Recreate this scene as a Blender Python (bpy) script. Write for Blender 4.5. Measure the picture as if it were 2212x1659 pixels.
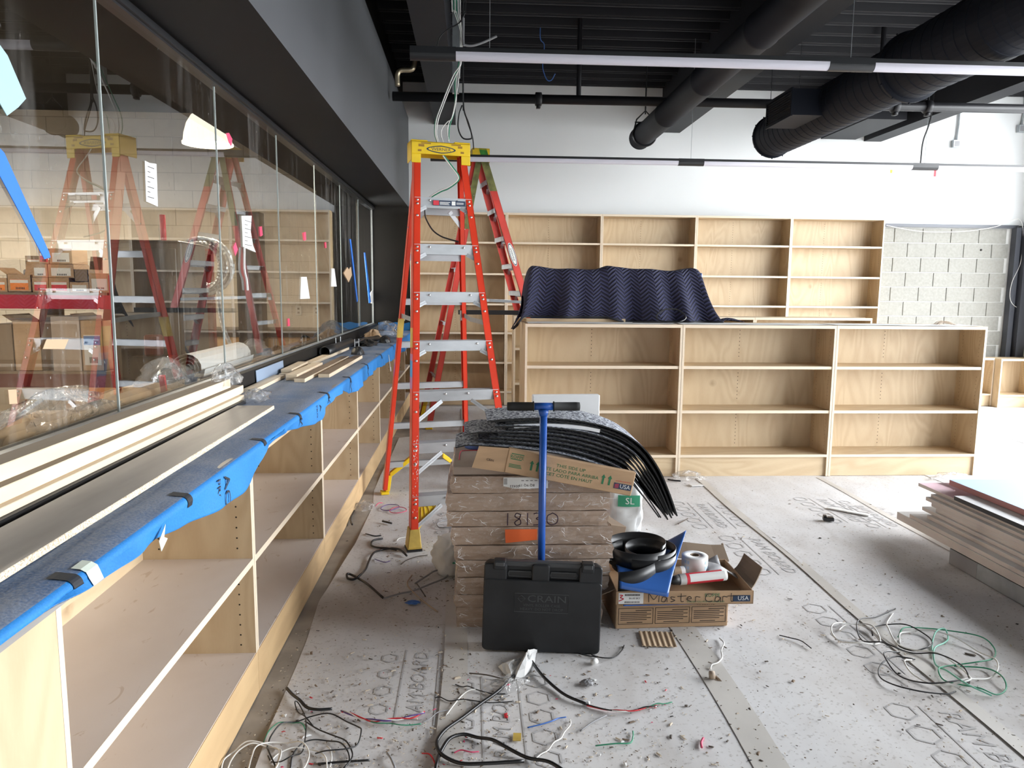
import bpy, math, random
from mathutils import Vector, Matrix
for o in list(bpy.data.objects): bpy.data.objects.remove(o)
sc = bpy.context.scene
COL = sc.collection
RN = random.Random(11)
V = Vector
pi = math.pi

# ---------------------------------------------------------------- camera
FPX, PIT, YAW, ROL = 1594.9, 0.128268, 0.055635, -0.009196
EYE = V((0, 0, 1.55))
fwd = V((math.sin(YAW)*math.cos(PIT), math.cos(YAW)*math.cos(PIT), -math.sin(PIT)))
rgt0 = V((math.cos(YAW), -math.sin(YAW), 0))
dwn0 = fwd.cross(rgt0)
rgt = rgt0*math.cos(ROL) + dwn0*math.sin(ROL)
dwn = dwn0*math.cos(ROL) - rgt0*math.sin(ROL)
cd = bpy.data.cameras.new('camera')
cd.sensor_fit = 'HORIZONTAL'; cd.sensor_width = 36; cd.lens = FPX/2212*36
cd.clip_start = 0.05; cd.clip_end = 200
cam = bpy.data.objects.new('camera', cd); COL.objects.link(cam)
b = -fwd; u = -dwn
cam.matrix_world = Matrix(((rgt.x, u.x, b.x, EYE.x), (rgt.y, u.y, b.y, EYE.y), (rgt.z, u.z, b.z, EYE.z), (0, 0, 0, 1)))
sc.camera = cam

def at(px, py, ax, val):
    """world point seen at a photo pixel on the plane ax = val (used to read positions off the photo)"""
    d = rgt*(px-1106) + dwn*(py-829.5) + fwd*FPX
    i = 'xyz'.index(ax)
    return EYE + d*((val-EYE[i])/d[i])
def fl(px, py, z=0.004): return at(px, py, 'z', z)

# ---------------------------------------------------------------- sky, daylight, exposure
w = bpy.data.worlds.new('overcast_sky'); sc.world = w; w.use_nodes = True
bg = w.node_tree.nodes['Background']
bg.inputs[0].default_value = (0.93, 0.965, 1.0, 1); bg.inputs[1].default_value = 9.0
for loc_, sz_, rot_ in (((7.9, 1.7, 2.05), (3.9, 5.0), (0, pi/2, 0)), ((7.9, 6.75, 2.05), (3.9, 5.1), (0, pi/2, 0))):   # sampling portals in the storefront openings
    ld = bpy.data.lights.new('window_portal', 'AREA'); ld.shape = 'RECTANGLE'; ld.size, ld.size_y = sz_
    ld.cycles.is_portal = True
    lo = bpy.data.objects.new('window_portal', ld); COL.objects.link(lo)
    lo.location = loc_; lo.rotation_euler = rot_
sc.view_settings.view_transform = 'Standard'; sc.view_settings.look = 'None'
sc.view_settings.exposure = 1.28; sc.view_settings.gamma = 1.0
sc.view_settings.use_curve_mapping = False

# ---------------------------------------------------------------- materials
MATS = {}
def nt(name):
    m = bpy.data.materials.new(name); m.use_nodes = True
    t = m.node_tree; p = t.nodes['Principled BSDF']
    MATS[name] = m
    return m, t, p
def N(t, typ, **k):
    n = t.nodes.new(typ)
    for a, v in k.items(): setattr(n, a, v)
    return n
def L(t, a, b): t.links.new(a, b)
def S(n, **k):
    for a, v in k.items(): n.inputs[a.replace('_', ' ')].default_value = v
def c4(c): return (c[0], c[1], c[2], 1)
def coords(t, scale=(1, 1, 1), rnd=True):
    tc = N(t, 'ShaderNodeTexCoord'); mp = N(t, 'ShaderNodeMapping')
    mp.inputs['Scale'].default_value = scale
    L(t, tc.outputs['Object'], mp.inputs['Vector'])
    if rnd:
        oi = N(t, 'ShaderNodeObjectInfo'); mu = N(t, 'ShaderNodeMath', operation='MULTIPLY'); mu.inputs[1].default_value = 37.0
        L(t, oi.outputs['Random'], mu.inputs[0])
        cb = N(t, 'ShaderNodeCombineXYZ')
        for i in range(3): L(t, mu.outputs[0], cb.inputs[i])
        L(t, cb.outputs[0], mp.inputs['Location'])
    return mp.outputs[0]
def ramp(t, fac, stops):
    r = N(t, 'ShaderNodeValToRGB'); e = r.color_ramp.elements
    while len(e) < len(stops): e.new(0.5)
    for i, (p, c) in enumerate(stops): e[i].position = p; e[i].color = c4(c)
    L(t, fac, r.inputs[0]); return r.outputs[0]
def noise(t, vec, scale, detail=3, dist=0):
    n = N(t, 'ShaderNodeTexNoise'); L(t, vec, n.inputs['Vector'])
    n.inputs['Scale'].default_value = scale; n.inputs['Detail'].default_value = detail; n.inputs['Distortion'].default_value = dist
    return n.outputs['Fac']
def bump(t, p, h, st, d=0.01):
    bn = N(t, 'ShaderNodeBump'); bn.inputs['Strength'].default_value = st; bn.inputs['Distance'].default_value = d
    L(t, h, bn.inputs['Height']); L(t, bn.outputs[0], p.inputs['Normal'])
def plain(name, c, rough=0.6, metal=0.0, var=0.0, scale=8.0, bmp=0.0, stretch=(1, 1, 1), spec=0.5, emit=None):
    m, t, p = nt(name)
    p.inputs['Roughness'].default_value = rough; p.inputs['Metallic'].default_value = metal
    p.inputs['Specular IOR Level'].default_value = spec
    if var or bmp:
        v = coords(t, stretch); f = noise(t, v, scale, 4)
        lo = tuple(x*(1-var) for x in c); hi = tuple(min(1, x*(1+var)) for x in c)
        L(t, ramp(t, f, [(0.3, lo), (0.7, hi)]), p.inputs['Base Color'])
        if bmp: bump(t, p, f, bmp)
    else: p.inputs['Base Color'].default_value = c4(c)
    if emit:
        p.inputs['Emission Color'].default_value = c4(c); p.inputs['Emission Strength'].default_value = emit
    return m
def wood(name, c, dark, stretch, freq=26, knots=True, rough=0.5, amt=1.0):
    """sliced birch veneer: cathedral rings from sin(noise), fine pores, a few knots"""
    m, t, p = nt(name); p.inputs['Roughness'].default_value = rough
    v = coords(t, stretch)
    n1 = noise(t, v, 1.0, 2, 0.4)
    mu = N(t, 'ShaderNodeMath', operation='MULTIPLY'); mu.inputs[1].default_value = freq*pi; L(t, n1, mu.inputs[0])
    sn = N(t, 'ShaderNodeMath', operation='SINE'); L(t, mu.outputs[0], sn.inputs[0])
    ma = N(t, 'ShaderNodeMath', operation='MULTIPLY_ADD'); ma.inputs[1].default_value = 0.5; ma.inputs[2].default_value = 0.5; L(t, sn.outputs[0], ma.inputs[0])
    n2 = noise(t, v, 2.3, 3)
    n3 = noise(t, v, 40.0, 2)
    a1 = N(t, 'ShaderNodeMath', operation='MULTIPLY'); L(t, ma.outputs[0], a1.inputs[0]); L(t, n2, a1.inputs[1])
    a2 = N(t, 'ShaderNodeMath', operation='MULTIPLY_ADD'); a2.inputs[1].default_value = 0.35; L(t, n3, a2.inputs[0]); L(t, a1.outputs[0], a2.inputs[2])
    lo = tuple(c[i]*(1-0.35*amt)+dark[i]*0.35*amt for i in range(3))
    col = ramp(t, a2.outputs[0], [(0.15, c), (0.85, lo)])
    if knots:
        vo = N(t, 'ShaderNodeTexVoronoi'); vo.inputs['Scale'].default_value = 3.1; vo.inputs['Randomness'].default_value = 1.0
        v2 = coords(t, (1, 1, 1)); L(t, v2, vo.inputs['Vector'])
        kf = N(t, 'ShaderNodeMapRange'); kf.inputs[1].default_value = 0.02; kf.inputs[2].default_value = 0.13; kf.inputs[3].default_value = 1.3; kf.inputs[4].default_value = 0.0
        L(t, vo.outputs['Distance'], kf.inputs[0])
        sx = N(t, 'ShaderNodeSeparateColor'); L(t, vo.outputs['Color'], sx.inputs[0])
        gt = N(t, 'ShaderNodeMath', operation='GREATER_THAN'); gt.inputs[1].default_value = 0.6; L(t, sx.outputs[0], gt.inputs[0])
        mk = N(t, 'ShaderNodeMath', operation='MULTIPLY'); L(t, kf.outputs[0], mk.inputs[0]); L(t, gt.outputs[0], mk.inputs[1])
        nk = noise(t, v2, 30, 3); mk2 = N(t, 'ShaderNodeMath', operation='MULTIPLY'); L(t, mk.outputs[0], mk2.inputs[0]); L(t, nk, mk2.inputs[1])
        mx = N(t, 'ShaderNodeMix', data_type='RGBA'); L(t, mk2.outputs[0], mx.inputs[0]); L(t, col, mx.inputs[6]); mx.inputs[7].default_value = c4(tuple(x*0.7 for x in dark))
        col = mx.outputs[2]
    L(t, col, p.inputs['Base Color'])
    return m
PLY = (0.575, 0.45, 0.29); PLD = (0.36, 0.22, 0.11)
wood('ply_v', PLY, PLD, (3.2, 3.2, 0.75), 24)
wood('ply_x', PLY, PLD, (0.75, 3.2, 3.2), 24)
wood('ply_y', PLY, PLD, (3.2, 0.75, 3.2), 24)
wood('ply_edge', (0.70, 0.59, 0.45), (0.5, 0.38, 0.26), (1, 1, 40), 3, False, amt=0.6)
wood('ply_warm', (0.62, 0.43, 0.23), PLD, (3.0, 0.6, 3.0), 20, False)
wood('ply_orange', (0.50, 0.30, 0.13), PLD, (1.0, 3, 3.0), 20, False)
m_, t_, p_ = nt('shelf_dusty'); p_.inputs['Roughness'].default_value = 0.75
f1 = noise(t_, coords(t_, (1, 1, 1)), 1.6, 4, 0.5); f2 = noise(t_, coords(t_, (9, 4, 9)), 1.3, 4, 2.5)
ca = ramp(t_, f1, [(0.3, (0.63, 0.545, 0.48)), (0.7, (0.74, 0.67, 0.63))]); cm = ramp(t_, f2, [(0.66, (0, 0, 0)), (0.70, (0.4, 0.4, 0.4))])
mx = N(t_, 'ShaderNodeMix', data_type='RGBA'); L(t_, cm, mx.inputs[0]); L(t_, ca, mx.inputs[6]); mx.inputs[7].default_value = (0.42, 0.29, 0.18, 1); L(t_, mx.outputs[2], p_.inputs['Base Color'])
wood('pine', (0.74, 0.62, 0.46), (0.5, 0.34, 0.19), (5, 0.4, 5), 14, False, 0.6, 0.8)
wood('pine_dirty', (0.27, 0.215, 0.155), (0.17, 0.12, 0.08), (6, 0.5, 6), 18, False, 0.8)
plain('pin_hole', (0.02, 0.015, 0.01), 0.9)
plain('white_wall', (0.78, 0.80, 0.80), 0.75, var=0.015, scale=1.5)
plain('grey_paint', (0.068, 0.071, 0.078), 0.55, var=0.06, scale=1.2, stretch=(2, 2, .4))
plain('black_paint', (0.011, 0.010, 0.0095), 0.6, var=0.15, scale=2, spec=.25)
plain('deck_paint', (0.010, 0.010, 0.0125), 0.55, spec=.3)
plain('duct_paint', (0.010, 0.0125, 0.019), 0.6, spec=.15)
plain('beam_paint', (0.019, 0.020, 0.024), 0.55, spec=.2)
plain('pipe_paint', (0.012, 0.012, 0.014), 0.45, spec=.3)
plain('black_plastic', (0.012, 0.012, 0.013), 0.45)
plain('case_plastic', (0.016, 0.017, 0.019), 0.42, var=0.3, scale=9, spec=.35)
plain('case_edge', (0.045, 0.047, 0.05), 0.5)
plain('rubber', (0.014, 0.0145, 0.016), 0.38)
plain('grip_foam', (0.010, 0.010, 0.010), 0.75)
plain('diffuser', (0.62, 0.61, 0.68), 0.35)
plain('orange_fibreglass', (0.64, 0.045, 0.018), 0.32, var=0.12, scale=3)
plain('red_fibreglass', (0.55, 0.05, 0.035), 0.38, var=0.15, scale=3)
plain('aluminium', (0.50, 0.52, 0.54), 0.42, 0.75, var=0.12, scale=14, stretch=(.3, 1, 1))
plain('rivet_steel', (0.75, 0.75, 0.74), 0.3, 0.9)
plain('galvanised', (0.42, 0.45, 0.47), 0.42, 0.7, var=0.12, scale=12)
plain('brass_fitting', (0.55, 0.47, 0.33), 0.35, 0.8)
plain('yellow_plastic', (0.78, 0.53, 0.015), 0.42, var=0.08, scale=10)
plain('yellow_dirty', (0.55, 0.38, 0.08), 0.5, var=0.25, scale=10)
plain('yellow_dark', (0.33, 0.17, 0.02), 0.5)
plain('green_paint', (0.04, 0.22, 0.03), 0.45, var=0.3, scale=14)
plain('olive_paint', (0.13, 0.13, 0.035), 0.5, var=0.4, scale=14)
plain('blue_paint', (0.05, 0.25, 0.5), 0.5); plain('mauve_paint', (0.40, 0.16, 0.28), 0.5)
plain('navy_print', (0.01, 0.03, 0.075), 0.5); plain('white_print', (0.78, 0.78, 0.75), 0.5)
plain('red_print', (0.62, 0.03, 0.05), 0.5); plain('green_print', (0.015, 0.15, 0.06), 0.6)
plain('black_print', (0.018, 0.012, 0.012), 0.6); plain('purple_ink', (0.03, 0.008, 0.03), 0.6)
plain('grey_print', (0.46, 0.45, 0.45), 0.8); plain('orange_print', (0.78, 0.22, 0.03), 0.6); plain('blue_print', (0.05, 0.18, 0.5), 0.6)
plain('cardboard', (0.42, 0.275, 0.16), 0.8, var=0.10, scale=5, stretch=(1, 1, 6), bmp=0.1)
plain('cardboard_pale', (0.50, 0.37, 0.245), 0.8, var=0.10, scale=6)
plain('cardboard_grey', (0.36, 0.285, 0.235), 0.8, var=0.10, scale=5)
plain('cardboard_dark', (0.20, 0.145, 0.10), 0.85, var=0.1, scale=6)
plain('sack_paper', (0.62, 0.63, 0.63), 0.55, var=0.06, scale=6, bmp=0.25)
plain('foam_white', (0.86, 0.87, 0.88), 0.6)
plain('paper_white', (0.70, 0.70, 0.69), 0.6)
plain('paper_tan', (0.50, 0.35, 0.22), 0.7); plain('paper_kraft', (0.55, 0.36, 0.2), 0.75, var=.1, scale=8)
plain('paper_blue', (0.36, 0.54, 0.60), 0.6)
plain('blue_tape', (0.02, 0.17, 0.66), 0.55)
plain('masking_tape', (0.62, 0.68, 0.60), 0.6)
plain('pink_tag', (0.80, 0.07, 0.16), 0.5)
plain('pink_foam', (0.75, 0.52, 0.58), 0.6); plain('pink_edge', (0.42, 0.20, 0.20), 0.6); plain('blue_foam', (0.40, 0.55, 0.72), 0.6)
plain('melamine', (0.80, 0.81, 0.82), 0.4)
plain('mdf_edge', (0.60, 0.54, 0.50), 0.7, var=0.07, scale=10, stretch=(1, .2, 1))
plain('laminate_grey', (0.27, 0.255, 0.24), 0.42, var=0.2, scale=3, stretch=(4, .6, 4))
m_, t_, p_ = nt('particleboard'); p_.inputs['Roughness'].default_value = 0.85
L(t_, ramp(t_, noise(t_, coords(t_), 240, 2), [(0.35, (0.40, 0.31, 0.2)), (0.6, (0.78, 0.70, 0.56))]), p_.inputs['Base Color'])
plain('blue_vinyl', (0.035, 0.12, 0.40), 0.3, var=0.1, scale=3); plain('blue_vinyl_dark', (0.012, 0.045, 0.17), 0.35)
plain('vinyl_back', (0.34, 0.37, 0.50), 0.5)
plain('label_blue', (0.45, 0.62, 0.80), 0.5)
plain('blue_enamel', (0.012, 0.075, 0.33), 0.38, var=0.12, scale=9)
plain('blue_roll', (0.08, 0.14, 0.36), 0.5)
plain('orange_tape', (0.80, 0.14, 0.03), 0.6); plain('red_tape', (0.65, 0.03, 0.05), 0.5)
plain('rack_red', (0.42, 0.010, 0.035), 0.4); plain('dark_red', (0.10, 0.012, 0.014), 0.4)
plain('cable_black', (0.012, 0.012, 0.013), 0.35); plain('cable_white', (0.72, 0.71, 0.68), 0.45); plain('cable_grey', (0.25, 0.25, 0.26), 0.4)
plain('cable_green', (0.03, 0.26, 0.14), 0.45); plain('cable_red', (0.55, 0.02, 0.03), 0.45); plain('cable_blue', (0.05, 0.15, 0.48), 0.45)
plain('cable_mint', (0.22, 0.55, 0.42), 0.45); plain('cable_purple', (0.10, 0.05, 0.22), 0.45); plain('cable_pink', (0.60, 0.06, 0.14), 0.45); plain('cable_tan', (0.42, 0.33, 0.25), 0.6)
plain('block_grey', (0.255, 0.25, 0.225), 0.85, var=0.10, scale=30, bmp=0.25)
plain('mortar', (0.56, 0.555, 0.53), 0.9, var=0.08, scale=12)
plain('block_cream', (0.62, 0.56, 0.46), 0.7, var=0.04, scale=10)
plain('mortar_cream', (0.44, 0.39, 0.31), 0.8)
plain('dark_cabinet', (0.028, 0.030, 0.033), 0.4, var=0.3, scale=3)
plain('lamp_shade', (0.90, 0.82, 0.66), 0.5, emit=0.8)
plain('outlet_plate', (0.70, 0.68, 0.62), 0.5)
plain('dust_chip', (0.55, 0.47, 0.37), 0.9); plain('dark_chip', (0.10, 0.08, 0.065), 0.9)
plain('concrete', (0.33, 0.30, 0.265), 0.9, var=0.22, scale=6)
plain('asphalt', (0.35, 0.35, 0.34), 0.9)
plain('black_alu', (0.016, 0.017, 0.019), 0.35)
plain('steel_frame', (0.055, 0.06, 0.075), 0.4)

# paper floor protection: dusty grey-brown board with smears and specks
m_, t_, p_ = nt('ram_paper'); p_.inputs['Roughness'].default_value = 0.85
v_ = coords(t_, (1, 1, 1), False)
f1 = noise(t_, v_, 1.3, 5, 0.3); f2 = noise(t_, v_, 60, 3); f3 = noise(t_, coords(t_, (3.0, 1.4, 1), False), 2.2, 5, 0.5)
ad = N(t_, 'ShaderNodeMath', operation='ADD'); L(t_, f1, ad.inputs[0]); L(t_, f3, ad.inputs[1])
hf = N(t_, 'ShaderNodeMath', operation='MULTIPLY'); hf.inputs[1].default_value = 0.5; L(t_, ad.outputs[0], hf.inputs[0])
cl = ramp(t_, hf.outputs[0], [(0.32, (0.53, 0.50, 0.48)), (0.5, (0.645, 0.63, 0.625)), (0.68, (0.71, 0.705, 0.71))])
sp = ramp(t_, f2, [(0.30, (0.72, 0.7, 0.68)), (0.42, (1, 1, 1))])
mx = N(t_, 'ShaderNodeMix', data_type='RGBA', blend_type='MULTIPLY'); mx.inputs[0].default_value = 1; L(t_, cl, mx.inputs[6]); L(t_, sp, mx.inputs[7])
L(t_, mx.outputs[2], p_.inputs['Base Color']); bump(t_, p_, f1, 0.12, 0.03)
plain('paper_tape', (0.58, 0.555, 0.52), 0.45, var=0.08, scale=4)

# blue protection felt: bright side, and the dust-covered top with stepped-on dirt
def felt(name, c, d, lo, hi):
    m, t, p = nt(name); p.inputs['Roughness'].default_value = 0.7
    v = coords(t, (1, 1, 1), False); fa = noise(t, v, 3.0, 5, 0.4); fb = noise(t, v, 150, 2)
    a = N(t, 'ShaderNodeMath', operation='MULTIPLY_ADD'); a.inputs[1].default_value = 0.75; L(t, fb, a.inputs[0]); L(t, fa, a.inputs[2])
    L(t, ramp(t, a.outputs[0], [(lo, c), (hi, d)]), p.inputs['Base Color']); bump(t, p, fb, 0.25, 0.004)
felt('felt_blue', (0.008, 0.155, 0.45), (0.016, 0.195, 0.53), 0.6, 1.1)
felt('felt_dusty', (0.05, 0.115, 0.25), (0.20, 0.24, 0.32), 0.65, 1.05)
plain('felt_black', (0.012, 0.015, 0.022), 0.7); plain('felt_grey', (0.24, 0.31, 0.42), 0.75)

# carpet plank pile: dark navy with white flecks
m_, t_, p_ = nt('carpet'); p_.inputs['Roughness'].default_value = 0.95
v_ = coords(t_, (1, 1, 1)); fa = noise(t_, coords(t_, (75, 190, 75)), 1.0, 2, 0.6)
L(t_, ramp(t_, fa, [(0.44, (0.013, 0.016, 0.032)), (0.50, (0.08, 0.09, 0.13)), (0.56, (0.62, 0.65, 0.70))]), p_.inputs['Base Color']); bump(t_, p_, fa, 0.8, 0.004)
plain('carpet_back', (0.013, 0.013, 0.013), 0.7)

# moving blanket: navy with chevron quilting
m_, t_, p_ = nt('blanket'); p_.inputs['Roughness'].default_value = 0.8
tc_ = N(t_, 'ShaderNodeUVMap'); sx_ = N(t_, 'ShaderNodeSeparateXYZ'); L(t_, tc_.outputs[0], sx_.inputs[0])
q_ = N(t_, 'ShaderNodeMath', operation='MULTIPLY'); q_.inputs[1].default_value = 7.2; L(t_, sx_.outputs[0], q_.inputs[0])
pp = N(t_, 'ShaderNodeMath', operation='PINGPONG'); pp.inputs[1].default_value = 0.5; L(t_, q_.outputs[0], pp.inputs[0])
k_ = N(t_, 'ShaderNodeMath', operation='MULTIPLY'); k_.inputs[1].default_value = 0.11; L(t_, pp.outputs[0], k_.inputs[0])
s_ = N(t_, 'ShaderNodeMath', operation='ADD'); L(t_, k_.outputs[0], s_.inputs[0]); L(t_, sx_.outputs[1], s_.inputs[1])
fz = N(t_, 'ShaderNodeMath', operation='MULTIPLY'); fz.inputs[1].default_value = 2*pi*30; L(t_, s_.outputs[0], fz.inputs[0])
sn = N(t_, 'ShaderNodeMath', operation='SINE'); L(t_, fz.outputs[0], sn.inputs[0])
L(t_, ramp(t_, sn.outputs[0], [(0.0, (0.006, 0.0065, 0.022)), (0.6, (0.026, 0.028, 0.082))]), p_.inputs['Base Color'])
bump(t_, p_, sn.outputs[0], 0.7, 0.006)
plain('blanket_hem', (0.012, 0.013, 0.02), 0.85)

# thin panes: mirror reflection by Fresnel over a clear pane, with dust streaks where the glass is dirty
def schlick(t, r0, ex, nrm=None):
    g = N(t, 'ShaderNodeNewGeometry'); d = N(t, 'ShaderNodeVectorMath', operation='DOT_PRODUCT')
    L(t, nrm or g.outputs['Normal'], d.inputs[0]); L(t, g.outputs['Incoming'], d.inputs[1])
    a = N(t, 'ShaderNodeMath', operation='ABSOLUTE'); L(t, d.outputs['Value'], a.inputs[0])
    b = N(t, 'ShaderNodeMath', operation='SUBTRACT'); b.inputs[0].default_value = 1.0; L(t, a.outputs[0], b.inputs[1])
    c = N(t, 'ShaderNodeMath', operation='POWER'); c.inputs[1].default_value = ex; L(t, b.outputs[0], c.inputs[0])
    e = N(t, 'ShaderNodeMath', operation='MULTIPLY_ADD'); e.inputs[1].default_value = 1-r0; e.inputs[2].default_value = r0; L(t, c.outputs[0], e.inputs[0])
    return e.outputs[0]
def pane_mat(name, ior, tint, dirt):
    m = bpy.data.materials.new(name); m.use_nodes = True; MATS[name] = m
    t = m.node_tree; t.nodes.clear()
    out = N(t, 'ShaderNodeOutputMaterial'); tr = N(t, 'ShaderNodeBsdfTransparent'); tr.inputs[0].default_value = c4(tint)
    gl = N(t, 'ShaderNodeBsdfGlossy'); gl.inputs['Roughness'].default_value = 0.0; gl.inputs['Color'].default_value = (1, 1, 1, 1)
    fr = schlick(t, ior, 4.0)
    m1 = N(t, 'ShaderNodeMixShader'); L(t, fr, m1.inputs[0]); L(t, tr.outputs[0], m1.inputs[1]); L(t, gl.outputs[0], m1.inputs[2])
    df = N(t, 'ShaderNodeBsdfDiffuse'); df.inputs[0].default_value = (0.55, 0.53, 0.5, 1)
    v = coords(t, (5, 5, 0.45), False); f = noise(t, v, 3.0, 6, 0.3); v2 = coords(t, (1, 1, .6), False); g = noise(t, v2, 1.1, 3); h = noise(t, coords(t, (1, 1, .35), False), 90, 2)
    a = N(t, 'ShaderNodeMapRange'); a.inputs[1].default_value = 0.50; a.inputs[2].default_value = 0.78; a.inputs[3].default_value = 0; a.inputs[4].default_value = dirt; L(t, f, a.inputs[0])
    b = N(t, 'ShaderNodeMapRange'); b.inputs[1].default_value = 0.42; b.inputs[2].default_value = 0.65; L(t, g, b.inputs[0])
    c = N(t, 'ShaderNodeMath', operation='MULTIPLY'); L(t, a.outputs[0], c.inputs[0]); L(t, b.outputs[0], c.inputs[1])
    sp = N(t, 'ShaderNodeMapRange'); sp.inputs[1].default_value = 0.68; sp.inputs[2].default_value = 0.75; sp.inputs[3].default_value = 0; sp.inputs[4].default_value = dirt*2.6; L(t, h, sp.inputs[0])
    d = N(t, 'ShaderNodeMath', operation='MULTIPLY_ADD'); L(t, sp.outputs[0], d.inputs[0]); L(t, b.outputs[0], d.inputs[1]); L(t, c.outputs[0], d.inputs[2])
    m2 = N(t, 'ShaderNodeMixShader'); L(t, d.outputs[0], m2.inputs[0]); L(t, m1.outputs[0], m2.inputs[1]); L(t, df.outputs[0], m2.inputs[2])
    L(t, m2.outputs[0], out.inputs[0])
pane_mat('partition_glass', 0.15, (0.92, 0.93, 0.91), 0.22)
plain('glass_edge', (0.42, 0.47, 0.46), 0.15)
# clear polythene: mostly see-through film with sharp glints
m = bpy.data.materials.new('poly_film'); m.use_nodes = True; MATS['poly_film'] = m
t = m.node_tree; t.nodes.clear(); out = N(t, 'ShaderNodeOutputMaterial'); tr = N(t, 'ShaderNodeBsdfTransparent'); gl = N(t, 'ShaderNodeBsdfGlossy'); gl.inputs['Roughness'].default_value = 0.12
df = N(t, 'ShaderNodeBsdfDiffuse'); df.inputs[0].default_value = (0.75, 0.75, 0.74, 1); bn = N(t, 'ShaderNodeBump'); bn.inputs['Strength'].default_value = 0.9; bn.inputs['Distance'].default_value = 0.02; L(t, noise(t, coords(t, (1, 1, 1)), 28, 3, 1.0), bn.inputs['Height'])
L(t, bn.outputs[0], gl.inputs['Normal']); frs = schlick(t, .045, 4.0, bn.outputs[0])
m0 = N(t, 'ShaderNodeMixShader'); m0.inputs[0].default_value = 0.13; L(t, tr.outputs[0], m0.inputs[1]); L(t, df.outputs[0], m0.inputs[2])
m1 = N(t, 'ShaderNodeMixShader'); L(t, frs, m1.inputs[0]); L(t, m0.outputs[0], m1.inputs[1]); L(t, gl.outputs[0], m1.inputs[2]); L(t, m1.outputs[0], out.inputs[0])
# cardboard under shrink wrap: brown board with a clear wrinkled coat
m_, t_, p_ = nt('wrapped_card'); p_.inputs['Roughness'].default_value = 0.6; p_.inputs['Coat Weight'].default_value = 0.8; p_.inputs['Coat Roughness'].default_value = 0.14
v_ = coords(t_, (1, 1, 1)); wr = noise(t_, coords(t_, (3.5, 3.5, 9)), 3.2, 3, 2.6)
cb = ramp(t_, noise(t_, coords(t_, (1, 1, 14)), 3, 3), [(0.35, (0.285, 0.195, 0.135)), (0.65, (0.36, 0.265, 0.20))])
hz = ramp(t_, wr, [(0.56, (0, 0, 0)), (0.575, (0.35, 0.35, 0.35)), (0.59, (0.04, 0.04, 0.04)), (0.8, (0.10, 0.10, 0.10))])  # pale film glints and haze, painted into the base colour
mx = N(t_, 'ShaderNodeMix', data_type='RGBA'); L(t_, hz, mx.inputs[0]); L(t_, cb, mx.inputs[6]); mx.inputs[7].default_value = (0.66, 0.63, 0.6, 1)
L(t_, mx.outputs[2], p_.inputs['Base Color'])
bn = N(t_, 'ShaderNodeBump'); bn.inputs['Strength'].default_value = 0.7; bn.inputs['Distance'].default_value = 0.012; L(t_, wr, bn.inputs['Height']); L(t_, bn.outputs[0], p_.inputs['Coat Normal'])

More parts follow.
